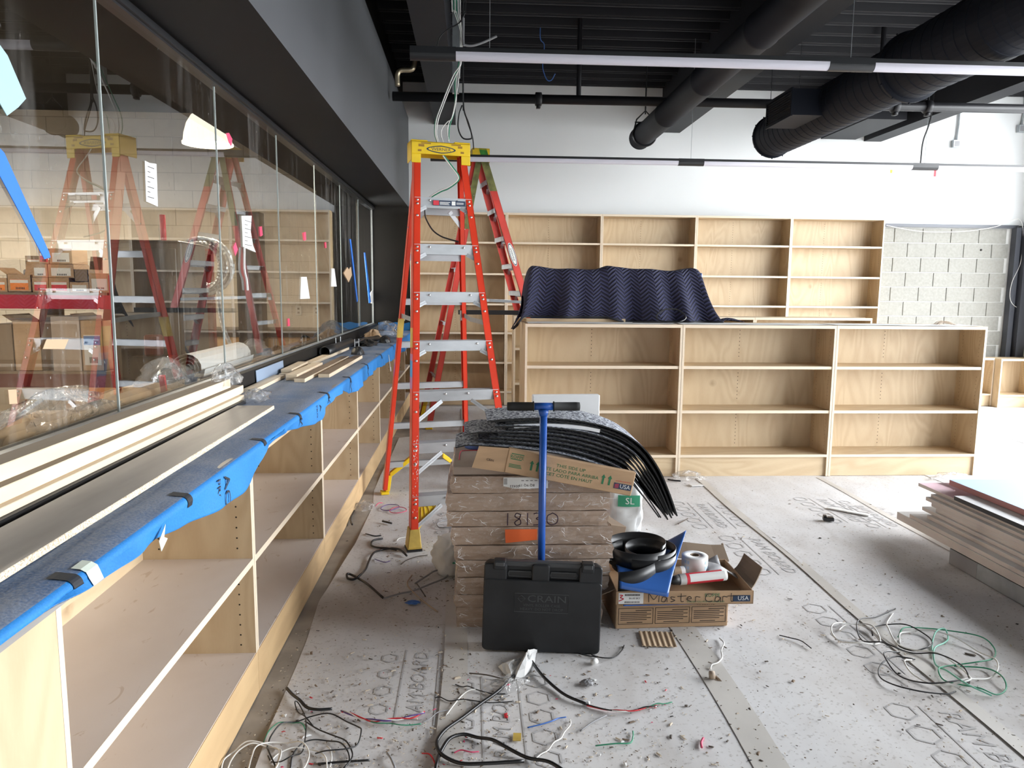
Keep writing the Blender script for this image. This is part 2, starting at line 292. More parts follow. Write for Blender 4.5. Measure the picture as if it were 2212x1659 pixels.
# ---------------------------------------------------------------- mesh helpers
def basis(o, ax=(1, 0, 0), ay=(0, 1, 0), az=(0, 0, 1)):
    ax, ay, az = V(ax), V(ay), V(az)
    return Matrix(((ax.x, ay.x, az.x, o[0]), (ax.y, ay.y, az.y, o[1]), (ax.z, ay.z, az.z, o[2]), (0, 0, 0, 1)))
def rotm(o, rx=0, ry=0, rz=0):
    return Matrix.Translation(V(o)) @ Matrix.Rotation(rz, 4, 'Z') @ Matrix.Rotation(ry, 4, 'Y') @ Matrix.Rotation(rx, 4, 'X')
class MB:
    def __init__(s, M=None): s.v = []; s.f = []; s.mi = []; s.M = M; s.m = 0; s.uv = None
    def add(s, vs, fs):
        n = len(s.v)
        for p in vs: s.v.append(s.M @ V(p) if s.M else V(p))
        for f in fs: s.f.append(tuple(n+i for i in f)); s.mi.append(s.m)
        return s
    def bx(s, x0, x1, y0, y1, z0, z1):
        return s.add([(x0,y0,z0),(x1,y0,z0),(x1,y1,z0),(x0,y1,z0),(x0,y0,z1),(x1,y0,z1),(x1,y1,z1),(x0,y1,z1)],
                     [(3,2,1,0),(4,5,6,7),(0,1,5,4),(1,2,6,5),(2,3,7,6),(3,0,4,7)])
    def beam(s, p0, p1, a, b, a0, a1, b0, b1):
        p0, p1, a, b = V(p0), V(p1), V(a).normalized(), V(b).normalized()
        q = [p+a*i+b*j for p in (p0, p1) for i, j in ((a0, b0), (a1, b0), (a1, b1), (a0, b1))]
        f = [(3,2,1,0),(4,5,6,7),(0,1,5,4),(1,2,6,5),(2,3,7,6),(3,0,4,7)]
        d = (p1-p0)
        if a.cross(b).dot(d) < 0: f = [tuple(reversed(x)) for x in f]
        return s.add(q, f)
    def prism(s, poly, h0, h1, ax=(1,0,0), ay=(0,1,0), az=(0,0,1), o=(0,0,0)):
        ax, ay, az, o = V(ax), V(ay), V(az), V(o); n = len(poly)
        q = [o+ax*x+ay*y+az*h for h in (h0, h1) for x, y in poly]
        fs = [tuple(range(n-1, -1, -1)), tuple(range(n, 2*n))] + [(i, (i+1) % n, n+(i+1) % n, n+i) for i in range(n)]
        return s.add(q, fs)
    def tube(s, pts, r, n=6, closed=False, cap=True):
        pts = [V(p) for p in pts]; k = len(pts)
        rr = r if isinstance(r, (list, tuple)) else [r]*k
        T = []
        for i in range(k):
            a = pts[(i-1) % k] if (closed or i > 0) else pts[0]; c = pts[(i+1) % k] if (closed or i < k-1) else pts[-1]
            d = (c-a); T.append(d.normalized() if d.length > 1e-9 else V((0,0,1)))
        up = V((0,0,1)) if abs(T[0].z) < 0.9 else V((1,0,0))
        nrm = (up - T[0]*up.dot(T[0])).normalized(); vs = []
        for i in range(k):
            nrm = nrm - T[i]*nrm.dot(T[i])
            nrm = nrm.normalized() if nrm.length > 1e-6 else T[i].orthogonal().normalized()
            bi = T[i].cross(nrm)
            for j in range(n):
                a = 2*pi*j/n; vs.append(pts[i]+(nrm*math.cos(a)+bi*math.sin(a))*rr[i])
        fs = []
        for i in range(k if closed else k-1):
            for j in range(n):
                a, b2 = i*n+j, i*n+(j+1) % n; c, d = ((i+1) % k)*n+(j+1) % n, ((i+1) % k)*n+j
                fs.append((a, b2, c, d))
        if cap and not closed: fs += [tuple(range(n-1, -1, -1)), tuple((k-1)*n+j for j in range(n))]
        return s.add(vs, fs)
    def lathe(s, prof, n=24, o=(0,0,0), ax=(1,0,0), ay=(0,1,0), az=(0,0,1), cap=True):
        ax, ay, az, o = V(ax), V(ay), V(az), V(o); k = len(prof)
        vs = [o+(ax*math.cos(2*pi*j/n)+ay*math.sin(2*pi*j/n))*r+az*z for r, z in prof for j in range(n)]
        fs = [(i*n+j, i*n+(j+1) % n, (i+1)*n+(j+1) % n, (i+1)*n+j) for i in range(k-1) for j in range(n)]
        if cap: fs += [tuple(range(n-1, -1, -1)), tuple((k-1)*n+j for j in range(n))]
        return s.add(vs, fs)
    def grid(s, fn, nu, nv, th=0.0, uv=None):
        """fn(u,v)->point, optional thickness straight along the sheet normal"""
        P = [[V(fn(i/nu, j/nv)) for j in range(nv+1)] for i in range(nu+1)]
        W = nv+1; vs = [p for row in P for p in row]; fs = [(i*W+j, (i+1)*W+j, (i+1)*W+j+1, i*W+j+1) for i in range(nu) for j in range(nv)]
        if not th: return s.add(vs, fs)
        k = len(vs); lo = []
        for i in range(nu+1):
            for j in range(nv+1):
                a = P[min(i+1, nu)][j]-P[max(i-1, 0)][j]; b2 = P[i][min(j+1, nv)]-P[i][max(j-1, 0)]
                nn = a.cross(b2); nn = nn.normalized() if nn.length > 1e-9 else V((0,0,1)); lo.append(P[i][j]-nn*th)
        fs2 = [tuple(reversed([k+q for q in f])) for f in fs]
        def idx(i, j): return i*W+j
        rim = []
        for i in range(nu): rim += [(idx(i, 0)+k, idx(i+1, 0)+k, idx(i+1, 0), idx(i, 0)), (idx(i, nv), idx(i+1, nv), idx(i+1, nv)+k, idx(i, nv)+k)]
        for j in range(nv): rim += [(idx(0, j), idx(0, j+1), idx(0, j+1)+k, idx(0, j)+k), (idx(nu, j)+k, idx(nu, j+1)+k, idx(nu, j+1), idx(nu, j))]
        return s.add(vs+lo, fs+fs2+rim)
    def sphere(s, c, r, n=8, sz=1.0):
        pr = [(r*math.sin(pi*i/(n//2+1)), -r*sz*math.cos(pi*i/(n//2+1))) for i in range(1, n//2+1)]
        return s.lathe(pr, n, c)
    def build(s, name, mats, parent=None, smooth=False, bevel=0.0, seg=1, stuff=False, label=None, uv=None):
        if isinstance(mats, str): mats = [mats]
        org = V((0,0,0)); r = parent
        while r is not None: org = org + r.location; r = r.parent
        me = bpy.data.meshes.new(name); me.from_pydata([p-org for p in s.v], [], s.f)
        for q in mats: me.materials.append(MATS[q])
        me.polygons.foreach_set('material_index', s.mi)
        if smooth: me.polygons.foreach_set('use_smooth', [True]*len(me.polygons))
        if uv:
            ul = me.uv_layers.new(name='UVMap')
            for lp in me.loops: ul.data[lp.index].uv = uv[lp.vertex_index]
        me.update()
        o = bpy.data.objects.new(name, me); COL.objects.link(o)
        if parent is not None: o.parent = parent
        if bevel:
            bm = o.modifiers.new('bevel', 'BEVEL'); bm.width = bevel; bm.segments = seg; bm.limit_method = 'ANGLE'
        if stuff: o['kind'] = 'stuff'
        if label: o['label'] = label
        return o
def tag(o, label, cat, group=None):
    o['label'] = label; o['category'] = cat
    if group: o['group'] = group
    return o
def thing(name, label, cat, loc=(0,0,0), group=None):
    o = bpy.data.objects.new(name, None); COL.objects.link(o); o.location = V(loc); o.empty_display_size = 0.05
    return tag(o, label, cat, group)
def struct(o): o['kind'] = 'structure'; return o
def box(name, mat, ext, parent=None, bevel=0, **k): return MB().bx(*ext).build(name, mat, parent, bevel=bevel, **k)
TXT = {}
def text(s_, size, mat, M, parent, name='lettering', sx=1.0, align='CENTER', shear=0.0, ext=0.0003):
    """flat lettering: M maps x right, y up, z out of the surface"""
    key = (s_, align, shear)
    if key not in TXT:
        cu = bpy.data.curves.new('txt', 'FONT'); cu.body = s_; cu.size = 1.0; cu.align_x = align; cu.align_y = 'CENTER'; cu.shear = shear; cu.resolution_u = 2
        ob = bpy.data.objects.new('txt', cu); me = bpy.data.meshes.new_from_object(ob)
        TXT[key] = ([v.co.copy() for v in me.vertices], [tuple(p.vertices) for p in me.polygons])
        bpy.data.objects.remove(ob); bpy.data.curves.remove(cu); bpy.data.meshes.remove(me)
    vs, fs = TXT[key]
    b = MB(M); b.add([(v.x*size*sx, v.y*size, ext) for v in vs], fs)
    return b.build(name, mat, parent)
def smoothpts(pts, sub=6, closed=False):
    """Catmull-Rom through points"""
    pts = [V(p) for p in pts]; n = len(pts); out = []
    rng = range(n if closed else n-1)
    for i in rng:
        p1, p2 = pts[i], pts[(i+1) % n]
        p0 = pts[(i-1) % n] if (closed or i > 0) else p1*2-p2
        p3 = pts[(i+2) % n] if (closed or i+2 < n) else p2*2-p1
        for k in range(sub):
            t = k/sub
            out.append(((p1*2)+(p2-p0)*t+(p0*2-p1*5+p2*4-p3)*t*t+(p1*3-p0-p2*3+p3)*t*t*t)*0.5)
    if not closed: out.append(pts[-1])
    return out
# ================================================================ room structure
XR, YB, YF, ZC = 7.75, 10.10, -3.5, 4.30     # right wall, back wall, front wall, deck underside
XG = -1.31                                   # partition glass plane
floor = struct(box('floor', 'concrete', (-7.2, XR+.3, YF-.2, YB+.2, -0.2, -0.004)))
ext = struct(box('outdoor_pavement', 'asphalt', (XR+.3, 45, -30, 40, -0.25, -0.05)))
# paper floor protection, one sheet per roll width
SEAM = [-0.695, -0.07, 0.97, 1.90, 2.93, 3.88, 4.83, 5.78, 6.73, 7.7]
edgepx = [(553,1659),(568,1617),(577,1583),(598,1538),(618,1488),(640,1438),(663,1380),(682,1319),(689,1297),(715,1258),(768,1177),(790,1125),(805,1094),(808,1058),(822,1028),(845,985),(862,945)]
edge = [(-0.60, -3.0), (-0.66, 1.2)] + [(fl(*p, 0).x, fl(*p, 0).y) for p in edgepx] + [(-0.62, 7.6), (-0.68, 8.4), (-0.66, 9.7)]
def left_edge(y):
    for (x0, y0), (x1, y1) in zip(edge, edge[1:]):
        if y <= y1: return x0+(x1-x0)*max(0, min(1, (y-y0)/max(1e-6, y1-y0)))
    return edge[-1][0]
for i in range(len(SEAM)-1):
    x0, x1 = SEAM[i], SEAM[i+1]
    ph = RN.random()*9
    def sheet(u, v, x0=x0, x1=x1, i=i, ph=ph):
        y = -3.0+12.7*v
        xa = left_edge(y) if i == 0 else x0+0.012*math.sin(y*1.7+ph)+0.006*math.sin(y*5.1)
        xb = x1+0.02
        lift = 0.0035*max(0, math.sin(y*2.3+ph))*(1-u)**4 + (0.010*max(0, math.sin(y*3.1+1))*(1-u)**3 if i == 0 else 0)
        return (xa+(xb-xa)*u, y, -0.0035+0.0028*(i % 2)+0.0005+lift)
    MB().grid(sheet, 6, 220, 0.0012).build('paper_sheet', 'ram_paper', floor)
for x, wd in ((-0.07, .05), (0.985, .06), (1.885, .03), (2.915, .025)):
    MB().grid(lambda u, v: (x-wd+2*wd*u+0.008*math.sin(v*31+x), -3+8.9*v+(3.6 if x < 0 else 0), 0.0022), 2, 60, 0.0006).build('tape_strip', 'paper_tape', floor)
def hexa(b, cx, cy, r, M0, wd=0.004):
    p = [V((cx+r*math.cos(a*pi/3), cy+r*math.sin(a*pi/3), 0.0004)) for a in range(6)]
    for a in range(6):
        q0, q1 = p[a], p[(a+1) % 6]; d = (q1-q0).normalized(); n = V((-d.y, d.x, 0))*wd
        b.add([q0-n, q1-n, q1+n, q0+n], [(0, 1, 2, 3)])
def ramprint(x, y, rz, s):
    si = max(k for k in range(len(SEAM)) if SEAM[k] <= max(x, SEAM[0])); M0 = rotm((x, y, -0.0030+.0028*(si % 2)+.0011), 0, 0, rz)
    text('RAM BOARD', 0.105*s, 'grey_print', M0, floor, 'printed_lettering', 1.0, shear=.25)
    b = MB(M0)
    for yy in (-.085*s, .085*s): b.add([(-.33*s, yy-.003, .0004), (.33*s, yy-.003, .0004), (.33*s, yy+.003, .0004), (-.33*s, yy+.003, .0004)], [(0, 1, 2, 3)])
    for k in range(5): hexa(b, -.3*s+.145*s*k, -.17*s, .055*s, M0)
    for k in range(4): hexa(b, -.2*s+.15*s*k, .16*s, .042*s, M0)
    b.build('printed_symbols', 'grey_print', floor)
for px, py, s in ((1905, 1372, 1.0), (1665, 1195, .95), (2165, 1640, 1.0), (1810, 1100, .9), (1535, 1110, .9), (1890, 1112, .8)):
    q = fl(px, py); ramprint(q.x, q.y, -pi/2, s)
for px, py in ((1085, 1545), (905, 1475), (1000, 1130)):
    q = fl(px, py); ramprint(q.x, q.y, pi/2, .85)

# walls
b = MB().bx(-1.8, XR+.2, YB, YB+.2, 2.485, ZC+.2).bx(-.83, 5.52, YB, YB+.2, 0, 2.485).bx(5.52, XR+.2, YB+.06, YB+.2, 0, 2.485)
wall_back = struct(b.build('wall_back', 'white_wall'))
# exposed concrete blocks right of the bookcases, each block its own piece
MB().bx(5.5, 7.62, YB+.012, YB+.06, .02, 2.485).build('mortar_bed', 'mortar', wall_back)
bw, bh, jt = 0.405, 0.2005, 0.0105
me = None
for r in range(12):
    zz = 2.43-r*0.2025
    x = 5.52-(0.0 if r % 2 else 0.2)+0.12; x -= bw
    while x < 7.45:
        xa, xb = max(x+jt/2, 5.53), min(x+bw-jt/2, 7.50)
        if xb-xa > .05:
            dz = RN.uniform(-.0015, .0015)
            MB().bx(xa, xb, YB-.002+dz, YB+.03, zz-bh+jt, zz).build('block', 'block_grey', wall_back, bevel=.003)
        x += bw
MB().bx(5.52, 7.6, YB-.03, YB, 2.445, 2.49).build('steel_channel', 'steel_frame', wall_back)
# partition knee wall, black riser, soffit
struct(MB().bx(XG-.06, XG+.05, -3.5, YB, 0, 1.0).build('wall_left', 'black_paint'))
struct(box('wall_left_end', 'black_paint', (-1.75, -.83, YB-.13, YB+.2, 0, 2.62)))
b = MB(); x0, x1, z0, z1 = -1.72, -.83, 2.605, 3.76
b.bx(x0, x1, -3.5, YB, z0, z1); b.mi = [1, 1, 1, 0, 1, 1]
soff = struct(b.build('soffit', ['grey_paint', 'black_paint']))
struct(box('bulkhead_over_soffit', 'black_paint', (-1.72, -.9, -3.5, YB, 3.76, ZC)))
# ceiling deck and ribs
ceil_ = struct(box('ceiling', 'deck_paint', (-1.8, XR+.2, YF, YB+.2, ZC, ZC+.15)))
def rib_mesh(mb, y):
    mb.prism([(-.07, 0), (-.045, -.10), (.045, -.10), (.07, 0)], -1.75, XR, (0,1,0), (0,0,1), (1,0,0), (0, y, ZC))
    mb.prism([(-.012, 0), (-.008, -.012), (.008, -.012), (.012, 0)], -1.75, XR, (0,1,0), (0,0,1), (1,0,0), (0, y, ZC-.10))
y = 3.0; first = None
while y < YB:
    if first is None:
        mb = MB(); rib_mesh(mb, 0); first = mb.build('deck_rib', 'deck_paint', ceil_); first.location = (0, y, 0)
    else:
        o = first.copy(); COL.objects.link(o); o.parent = ceil_; o.location = (0, y, 0)
    y += 0.305
b = MB(); y = 3.0
while y < YB-.2:
    x = 2.9
    while x < XR-.1:
        b.bx(x, x+.065, y+.10, y+.205, ZC-.018, ZC); x += .098
    y += .305
b.build('deck_inserts', 'deck_paint', ceil_, stuff=True)
# beams boxed in and painted black, running front to back
for nm, xa, xb, zb in (('ceiling_beam', -.49, -.21, 3.68), ('ceiling_beam', 2.53, 2.78, 3.64), ('ceiling_beam', 5.32, 5.56, 3.58)):
    struct(box(nm, 'beam_paint', (xa, xb, -3.4, YB-.001, zb, ZC)))
struct(box('ceiling_beam', 'beam_paint', (4.72, 5.2, 8.9, YB-.001, 3.60, ZC)))
# storefront wall on the right (out of frame): sill, header, mullions, open to the daylight
b = MB().bx(XR, XR+.2, -3.5, YB, 0, .10).bx(XR, XR+.2, -3.5, YB, 4.0, ZC+.1).bx(XR, XR+.2, 9.3, YB+.2, .1, 4.0).bx(XR, XR+.2, -3.7, -.8, .1, 4.0)
struct(b.build('wall_right', 'white_wall'))
wf = struct(box('window_2', 'steel_frame', (XR+.03, XR+.15, -.8, 9.3, .10, .18)))
for k in range(8):
    yy = -.8+1.443*k; MB().bx(XR+.03, XR+.15, yy-.03, yy+.03, .18, 4.0).build('mullion', 'steel_frame', wf)
MB().bx(XR+.03, XR+.15, -.8, 9.3, 2.35, 2.42).build('transom', 'steel_frame', wf)
struct(MB().bx(7.53, 7.60, YB-.10, YB, 0, 2.45).bx(7.63, XR, YB-.16, YB, 0, 2.45).build('trim_1', 'steel_frame'))
struct(box('wall_front', 'white_wall', (-7.2, XR+.2, YF-.2, YF, 0, ZC)))
# ---------------------------------------------------------------- glass partition
win = struct(MB().bx(XG-.07, XG+.06, -3.5, YB-.13, 1.0, 1.075).build('window_1', 'black_paint'))
MB().bx(XG-.03, XG+.03, -3.5, YB-.13, 2.555, 2.605).bx(XG+.03, XG+.045, -3.5, YB-.13, 2.565, 2.585).build('top_track', 'black_alu', win)
MB().bx(XG-.012, XG+.016, -3.5, YB-.13, 1.0751, 1.084).build('sill_cap', 'galvanised', win)
J = [2.79-1.203*3+1.203*k for k in range(10)]; J[0] = -3.45; J = J+[YB-.14] if J[-1] < YB-.3 else J
J[-1] = YB-.14
for k in range(len(J)-1):
    ya, yb = J[k]+.003, J[k+1]-.003
    MB().add([(XG, ya, 1.083), (XG, yb, 1.083), (XG, yb, 2.556), (XG, ya, 2.556)], [(3, 2, 1, 0)]).build('pane', 'partition_glass', win)
for yy in J[1:-1]:
    MB().bx(XG-.004, XG+.004, yy-.003, yy+.003, 1.083, 2.556).build('glass_joint', 'glass_edge', win)
box('end_channel', 'galvanised', (XG-.004, XG+.012, YB-.15, YB-.131, 1.083, 2.556), win)

# ---------------------------------------------------------------- the store room behind the glass
YS = 9.15
ws = struct(box('wall_store_room_back', 'mortar_cream', (-7.0, -1.38, YS, YS+.15, 0, 3.9)))
fb = None
for r in range(19):
    z1 = 3.88-r*.2032
    if z1-.2 < .95: break
    x = -6.95+(.2 if r % 2 else 0)
    while x < -1.5:
        xb = min(x+.397, -1.385)
        if fb is None:
            fb = MB().bx(0, .397, -.004, .02, -.194, 0).build('block', 'block_cream', ws); fb.location = (x, YS, z1)
        else:
            o = fb.copy(); COL.objects.link(o); o.parent = ws; o.location = (x, YS, z1)
            if xb-x < .39: o.scale = ((xb-x)/.397, 1, 1)
        x += .4064
struct(box('wall_store_room_left', 'block_cream', (-7.2, -7.0, -3.5, YS+.15, 0, 3.9)))
struct(box('ceiling_store_room', 'black_paint', (-7.2, -1.72, -3.5, YB, 3.55, 3.7)))
struct(box('column_store_room', 'black_paint', (-1.60, -1.39, 7.9, YS, 1.0, 2.6)))
# ================================================================ cabinets and bookcases
TH = 0.018
def holes(b, pts, ax, r=0.0032):
    for p in pts:
        p = V(p); o = []
        a1, a2 = ((0,1,0),(0,0,1)) if ax == 'x' else ((1,0,0),(0,0,1))
        a1, a2 = V(a1), V(a2)
        b.add([p+(a1*math.cos(2*pi*k/6)+a2*math.sin(2*pi*k/6))*r for k in range(6)], [tuple(range(6))])
def bookcase(name, label, x0, x1, yf, dp, zt, shelves, toe, group, zb=0.0):
    t = thing(name, label, 'bookcase', ((x0+x1)/2, yf+dp/2, zb), group)
    for xa, xb in ((x0, x0+TH), (x1-TH, x1)):
        b = MB().bx(xa, xb, yf+.0006, yf+dp, zb, zt).build('side_panel', 'ply_v', t)
        MB().bx(xa, xb, yf, yf+.0006, zb, zt).build('edge_band', 'ply_edge', b)
    xa, xb = x0+TH, x1-TH
    def board(nm, z0, z1, ya=yf, mat='ply_x'):
        o = MB().bx(xa, xb, ya+.0006, yf+dp-.006, z0, z1).build(nm, mat, t)
        MB().bx(xa, xb, ya, ya+.0006, z0, z1).build('edge_band', 'ply_edge', o)
    board('top_panel', zt-.026, zt); board('bottom_panel', toe, toe+TH+.004)
    for z in shelves: board('shelf', z-.024, z, yf+.006)
    MB().bx(xa, xb, yf+dp-.006, yf+dp, toe, zt-.026).build('back_panel', 'ply_v', t)
    MB().bx(xa, xb, yf+.02, yf+.035, zb, toe).build('toe_kick', 'ply_x', t)
    b = MB(); zs = [toe]+sorted(shelves)+[zt]; xm = x0+(x1-x0)*.46
    lv = []
    for za, zb2 in zip(zs, zs[1:]):
        z = za+.055
        while z < zb2-.06: lv.append(z); z += .032
    holes(b, [(xm, yf+dp-.0065, z) for z in lv], 'y', .0038)
    holes(b, [(xb-.0005, yy, z) for z in lv for yy in (yf+.06, yf+dp-.06)], 'x', .003)
    b.build('shelf_pin_holes', 'pin_hole', t, stuff=True)
    return t
# tall wall of bookcases along the back
xs = [-.80, .46, 1.71, 2.97, 4.255, 5.53]
nm = ['in the corner by the black niche, behind the stepladders', 'left of centre, half hidden by the folded blue blanket', 'in the middle, directly above the blue blanket', 'second from its right end', 'at its right end beside bare concrete blocks']
for i in range(5):
    bookcase('tall_bookcase', 'tall back wall bookcase, '+nm[i], xs[i]+.001, xs[i+1]-.001, 9.79, .30, 2.53, [2.155, 1.75, 1.355, .975, .58], .165, 'tall bookcases along the back wall')
# island in front
nm = ['left unit, behind the carpet planks', 'middle unit', 'right unit, nearest the pile of white boards']
for i in range(3):
    bookcase('low_bookcase', 'low bookcase of the front island, '+nm[i], .435+1.292*i, .435+1.292*(i+1)-.003, 5.95, .33, 1.272, [.932, .562], .165, 'front island bookcases')
nm = ['left', 'middle', 'right']
for i in range(3):
    bookcase('low_bookcase', 'low bookcase back to back behind the front island, '+nm[i]+' one', .435+1.292*i, .435+1.292*(i+1)-.003, 6.285, .33, 1.265, [.932, .562], .165, 'island bookcases on the far side')
for i in range(3):
    bookcase('low_bookcase', 'low bookcase of the second island further back, '+nm[i]+' one', .445+1.29*i, .445+1.29*(i+1)-.003, 7.75, .33, 1.27, [.932, .562], .165, 'second island bookcases')
bookcase('low_bookcase', 'knee high birch bookcase under the bare concrete block wall', 6.29, 7.18, 9.72, .33, .665, [], .15, 'bookcases under the block wall')
bookcase('low_bookcase', 'knee high birch bookcase at the right edge under the dark steel frame', 7.185, 7.73, 9.60, .33, .665, [], .15, 'bookcases under the block wall')

# left run of cabinets under the counter
XF, XBK = -.815, -1.215
def cab(y0, y1, label):
    t = thing('base_cabinet', label, 'cabinet', ((XF+XBK)/2, (y0+y1)/2, 0), 'base cabinets under the blue covered counter')
    ya, yb = y0+TH, y1-TH
    for a, c in ((y0, ya), (yb, y1)):
        o = MB().bx(XBK, XF-.0006, a, c, .165, .93).build('side_panel', 'ply_v', t)
        MB().bx(XF-.0006, XF, a, c, .165, .93).build('edge_band', 'ply_edge', o)
    o = MB().bx(XBK, XF-.0006, ya, yb, .515, .540).build('shelf', 'shelf_dusty', t)
    MB().bx(XF-.0006, XF, ya, yb, .515, .540).build('edge_band', 'ply_edge', o)
    MB().bx(XBK, XF-.002, ya, yb, .147, .167).build('bottom_panel', 'shelf_dusty', t)
    MB().bx(XBK-.006, XBK, y0, y1, .15, .93).build('back_panel', 'ply_y', t)
    MB().bx(XBK, XF, ya, yb, .905, .93).build('top_panel', 'ply_y', t)
    MB().bx(XF-.018, XF+.001, y0, y1, 0, .165).build('toe_kick', 'ply_warm', t)
    b = MB(); zs = [.20+.04*k for k in range(7)]+[.58+.04*k for k in range(7)]
    holes(b, [(x, yb-.0005, z) for x in (XF-.055, XBK+.06) for z in zs], 'y', .0036)
    b.build('shelf_pin_holes', 'pin_hole', t, stuff=True)
    return t
ys = [1.43, 2.725, 4.02, 5.295, 6.57, 7.85, 9.1, 9.93]
nm = ['nearest the camera with open dusty shelves', 'second from the camera', 'third from the camera', 'fourth from the camera, left of the front stepladder', 'fifth, seen behind the stepladder rails', 'sixth, seen through the stepladder', 'last, narrow one by the back bookcase']
for i in range(7): cab(ys[i], ys[i+1]-.002, 'birch base cabinet of the left run, '+nm[i])
fp = box('cabinet_filler_panel', 'ply_v', (XF-.018, XF+.001, .6, 1.427, 0, .93)); tag(fp, 'plain plywood filler panel at the lower left corner below blue felt', 'panel')
ct = box('countertop', 'laminate_grey', (-1.255, -.795, .6, 9.96, .9305, .978)); tag(ct, 'long narrow countertop hidden under blue felt below the glass partition', 'countertop')
# wet footprints / smears on the bottom panels are part of the shelf veneer; small curl of wire on it
tag(MB().tube(smoothpts([(-.93, 1.62, .172), (-.90, 1.66, .176), (-.885, 1.70, .172), (-.86, 1.735, .178)], 4), .003, 5).build('wire_scrap', 'cable_grey'), 'grey wire scrap on the dusty bottom shelf of the nearest cabinet', 'wire')

# blue felt draped over the counter
hem = [(.6, .95), (1.2, .962), (1.37, .957), (1.48, .941), (1.62, .938), (1.84, .922), (2.1, .885), (2.35, .86), (2.60, .852), (2.68, .90), (2.79, .952), (3.0, .953), (3.11, .946), (3.36, .911), (3.6, .885), (3.79, .872), (3.89, .901), (4.2, .925), (4.54, .922), (4.75, .87), (5.04, .857), (5.6, .875), (6.12, .889), (6.8, .86), (7.39, .842), (9.0, .822), (9.93, .82)]
def hz(y):
    for (a, za), (c, zc) in zip(hem, hem[1:]):
        if y <= c: return za+(zc-za)*(y-a)/(c-a)
    return hem[-1][1]
FELT = []
def felt_fn(u, v):
    y = .6+9.34*u
    wv = .004*math.sin(y*9)+.003*math.sin(y*23+1)
    zh = hz(y)
    if v < .62:                      # top
        q = v/.62; x = -1.245+(-.792+1.245)*q; z = .9795+.0015*math.sin(y*13+q*5)+.0012*math.sin(q*17+y*3)
        if q > .9: z -= .004*((q-.9)/.1)**2
    elif v < .70:
        a = (v-.62)/.08*pi/2; x = -.792+.016*math.sin(a); z = .9755-.016*(1-math.cos(a))
    else:
        q = (v-.70)/.30; z = .9595+(zh-.9595)*q; x = -.776+wv*2.2*q+.006*q*math.sin(y*5.2)
    return (x, y, z)
b = MB(); b.grid(felt_fn, 260, 50, 0.0025)
nface = 260*50
for i in range(len(b.mi)):
    j = (i % 50)
    if i < 2*nface: b.mi[i] = 0 if j >= 32 else 1
    else: b.mi[i] = 1
fcl = b.build('blue_felt_cover', ['felt_blue', 'felt_dusty'], None, True); tag(fcl, 'blue protective felt draped over the counter along the glass partition', 'cloth')
def patch(name, y0, y1, v0, v1, mat, off=.0045):
    def g(u, v):
        uu = (y0+(y1-y0)*u-.6)/9.34; vv = v0+(v1-v0)*v; p = V(felt_fn(uu, vv)); e = .004
        a = V(felt_fn(uu+e, vv))-V(felt_fn(uu-e, vv)); c = V(felt_fn(uu, min(1, vv+e)))-V(felt_fn(uu, vv-e)); n = c.cross(a).normalized()
        if n.x+n.z < 0: n = -n
        return p+n*off
    MB().grid(g, 4, 12).build(name, mat, fcl)
for y in (1.435, 2.02, 2.77, 3.35, 4.02, 4.75, 5.55, 6.4, 7.4): patch('printed_bar', y-.014, y+.02, .575, .76, 'felt_black')
for y in (3.35, 4.02, 4.75, 5.55, 6.4):
    b = MB(); b.grid(lambda u, v: (-.7715+.004*math.sin(v*9), y+.012*math.sin(v*3)-.008+.016*u, .96+(hz(y)+.012-.96)*v), 1, 8, .0006); b.build('printed_line', 'felt_black', fcl)
def feltM(y, z, rot=0): return basis((-.7695, y, z), (0,1,0), (0,0,1), (1,0,0)) @ Matrix.Rotation(rot, 4, 'Z')
text('PRO', .042, 'felt_black', feltM(2.245, .925, -pi/2), fcl, 'printed_lettering')
text('AC', .072, 'felt_black', feltM(2.32, .912, -pi/2), fcl, 'printed_lettering')
text('PRO', .034, 'felt_black', feltM(3.70, .93, -pi/2), fcl, 'printed_lettering')
text('AC', .055, 'felt_black', feltM(3.78, .918, -pi/2), fcl, 'printed_lettering')
patch('tape_patch', 1.475, 1.52, .60, .98, 'masking_tape', .0055)
MB(basis((-.768, 1.83, .925), (0,1,0), (0,0,1), (1,0,0))).prism([(-.03, .0), (.012, .03), (.0, -.0), (.02, -.01), (-.02, -.03)], 0, .001).build('tape_patch', 'masking_tape', fcl)
tag(MB().grid(lambda u, v: (-1.24+.42*u, 9.955-.01*math.sin(u*9)-.01*(1-v), .985+.10*v+.008*math.sin(u*14)), 20, 4, .003).build('felt_upstand', 'felt_blue'), 'turned up blue felt end against the black niche wall', 'cloth')
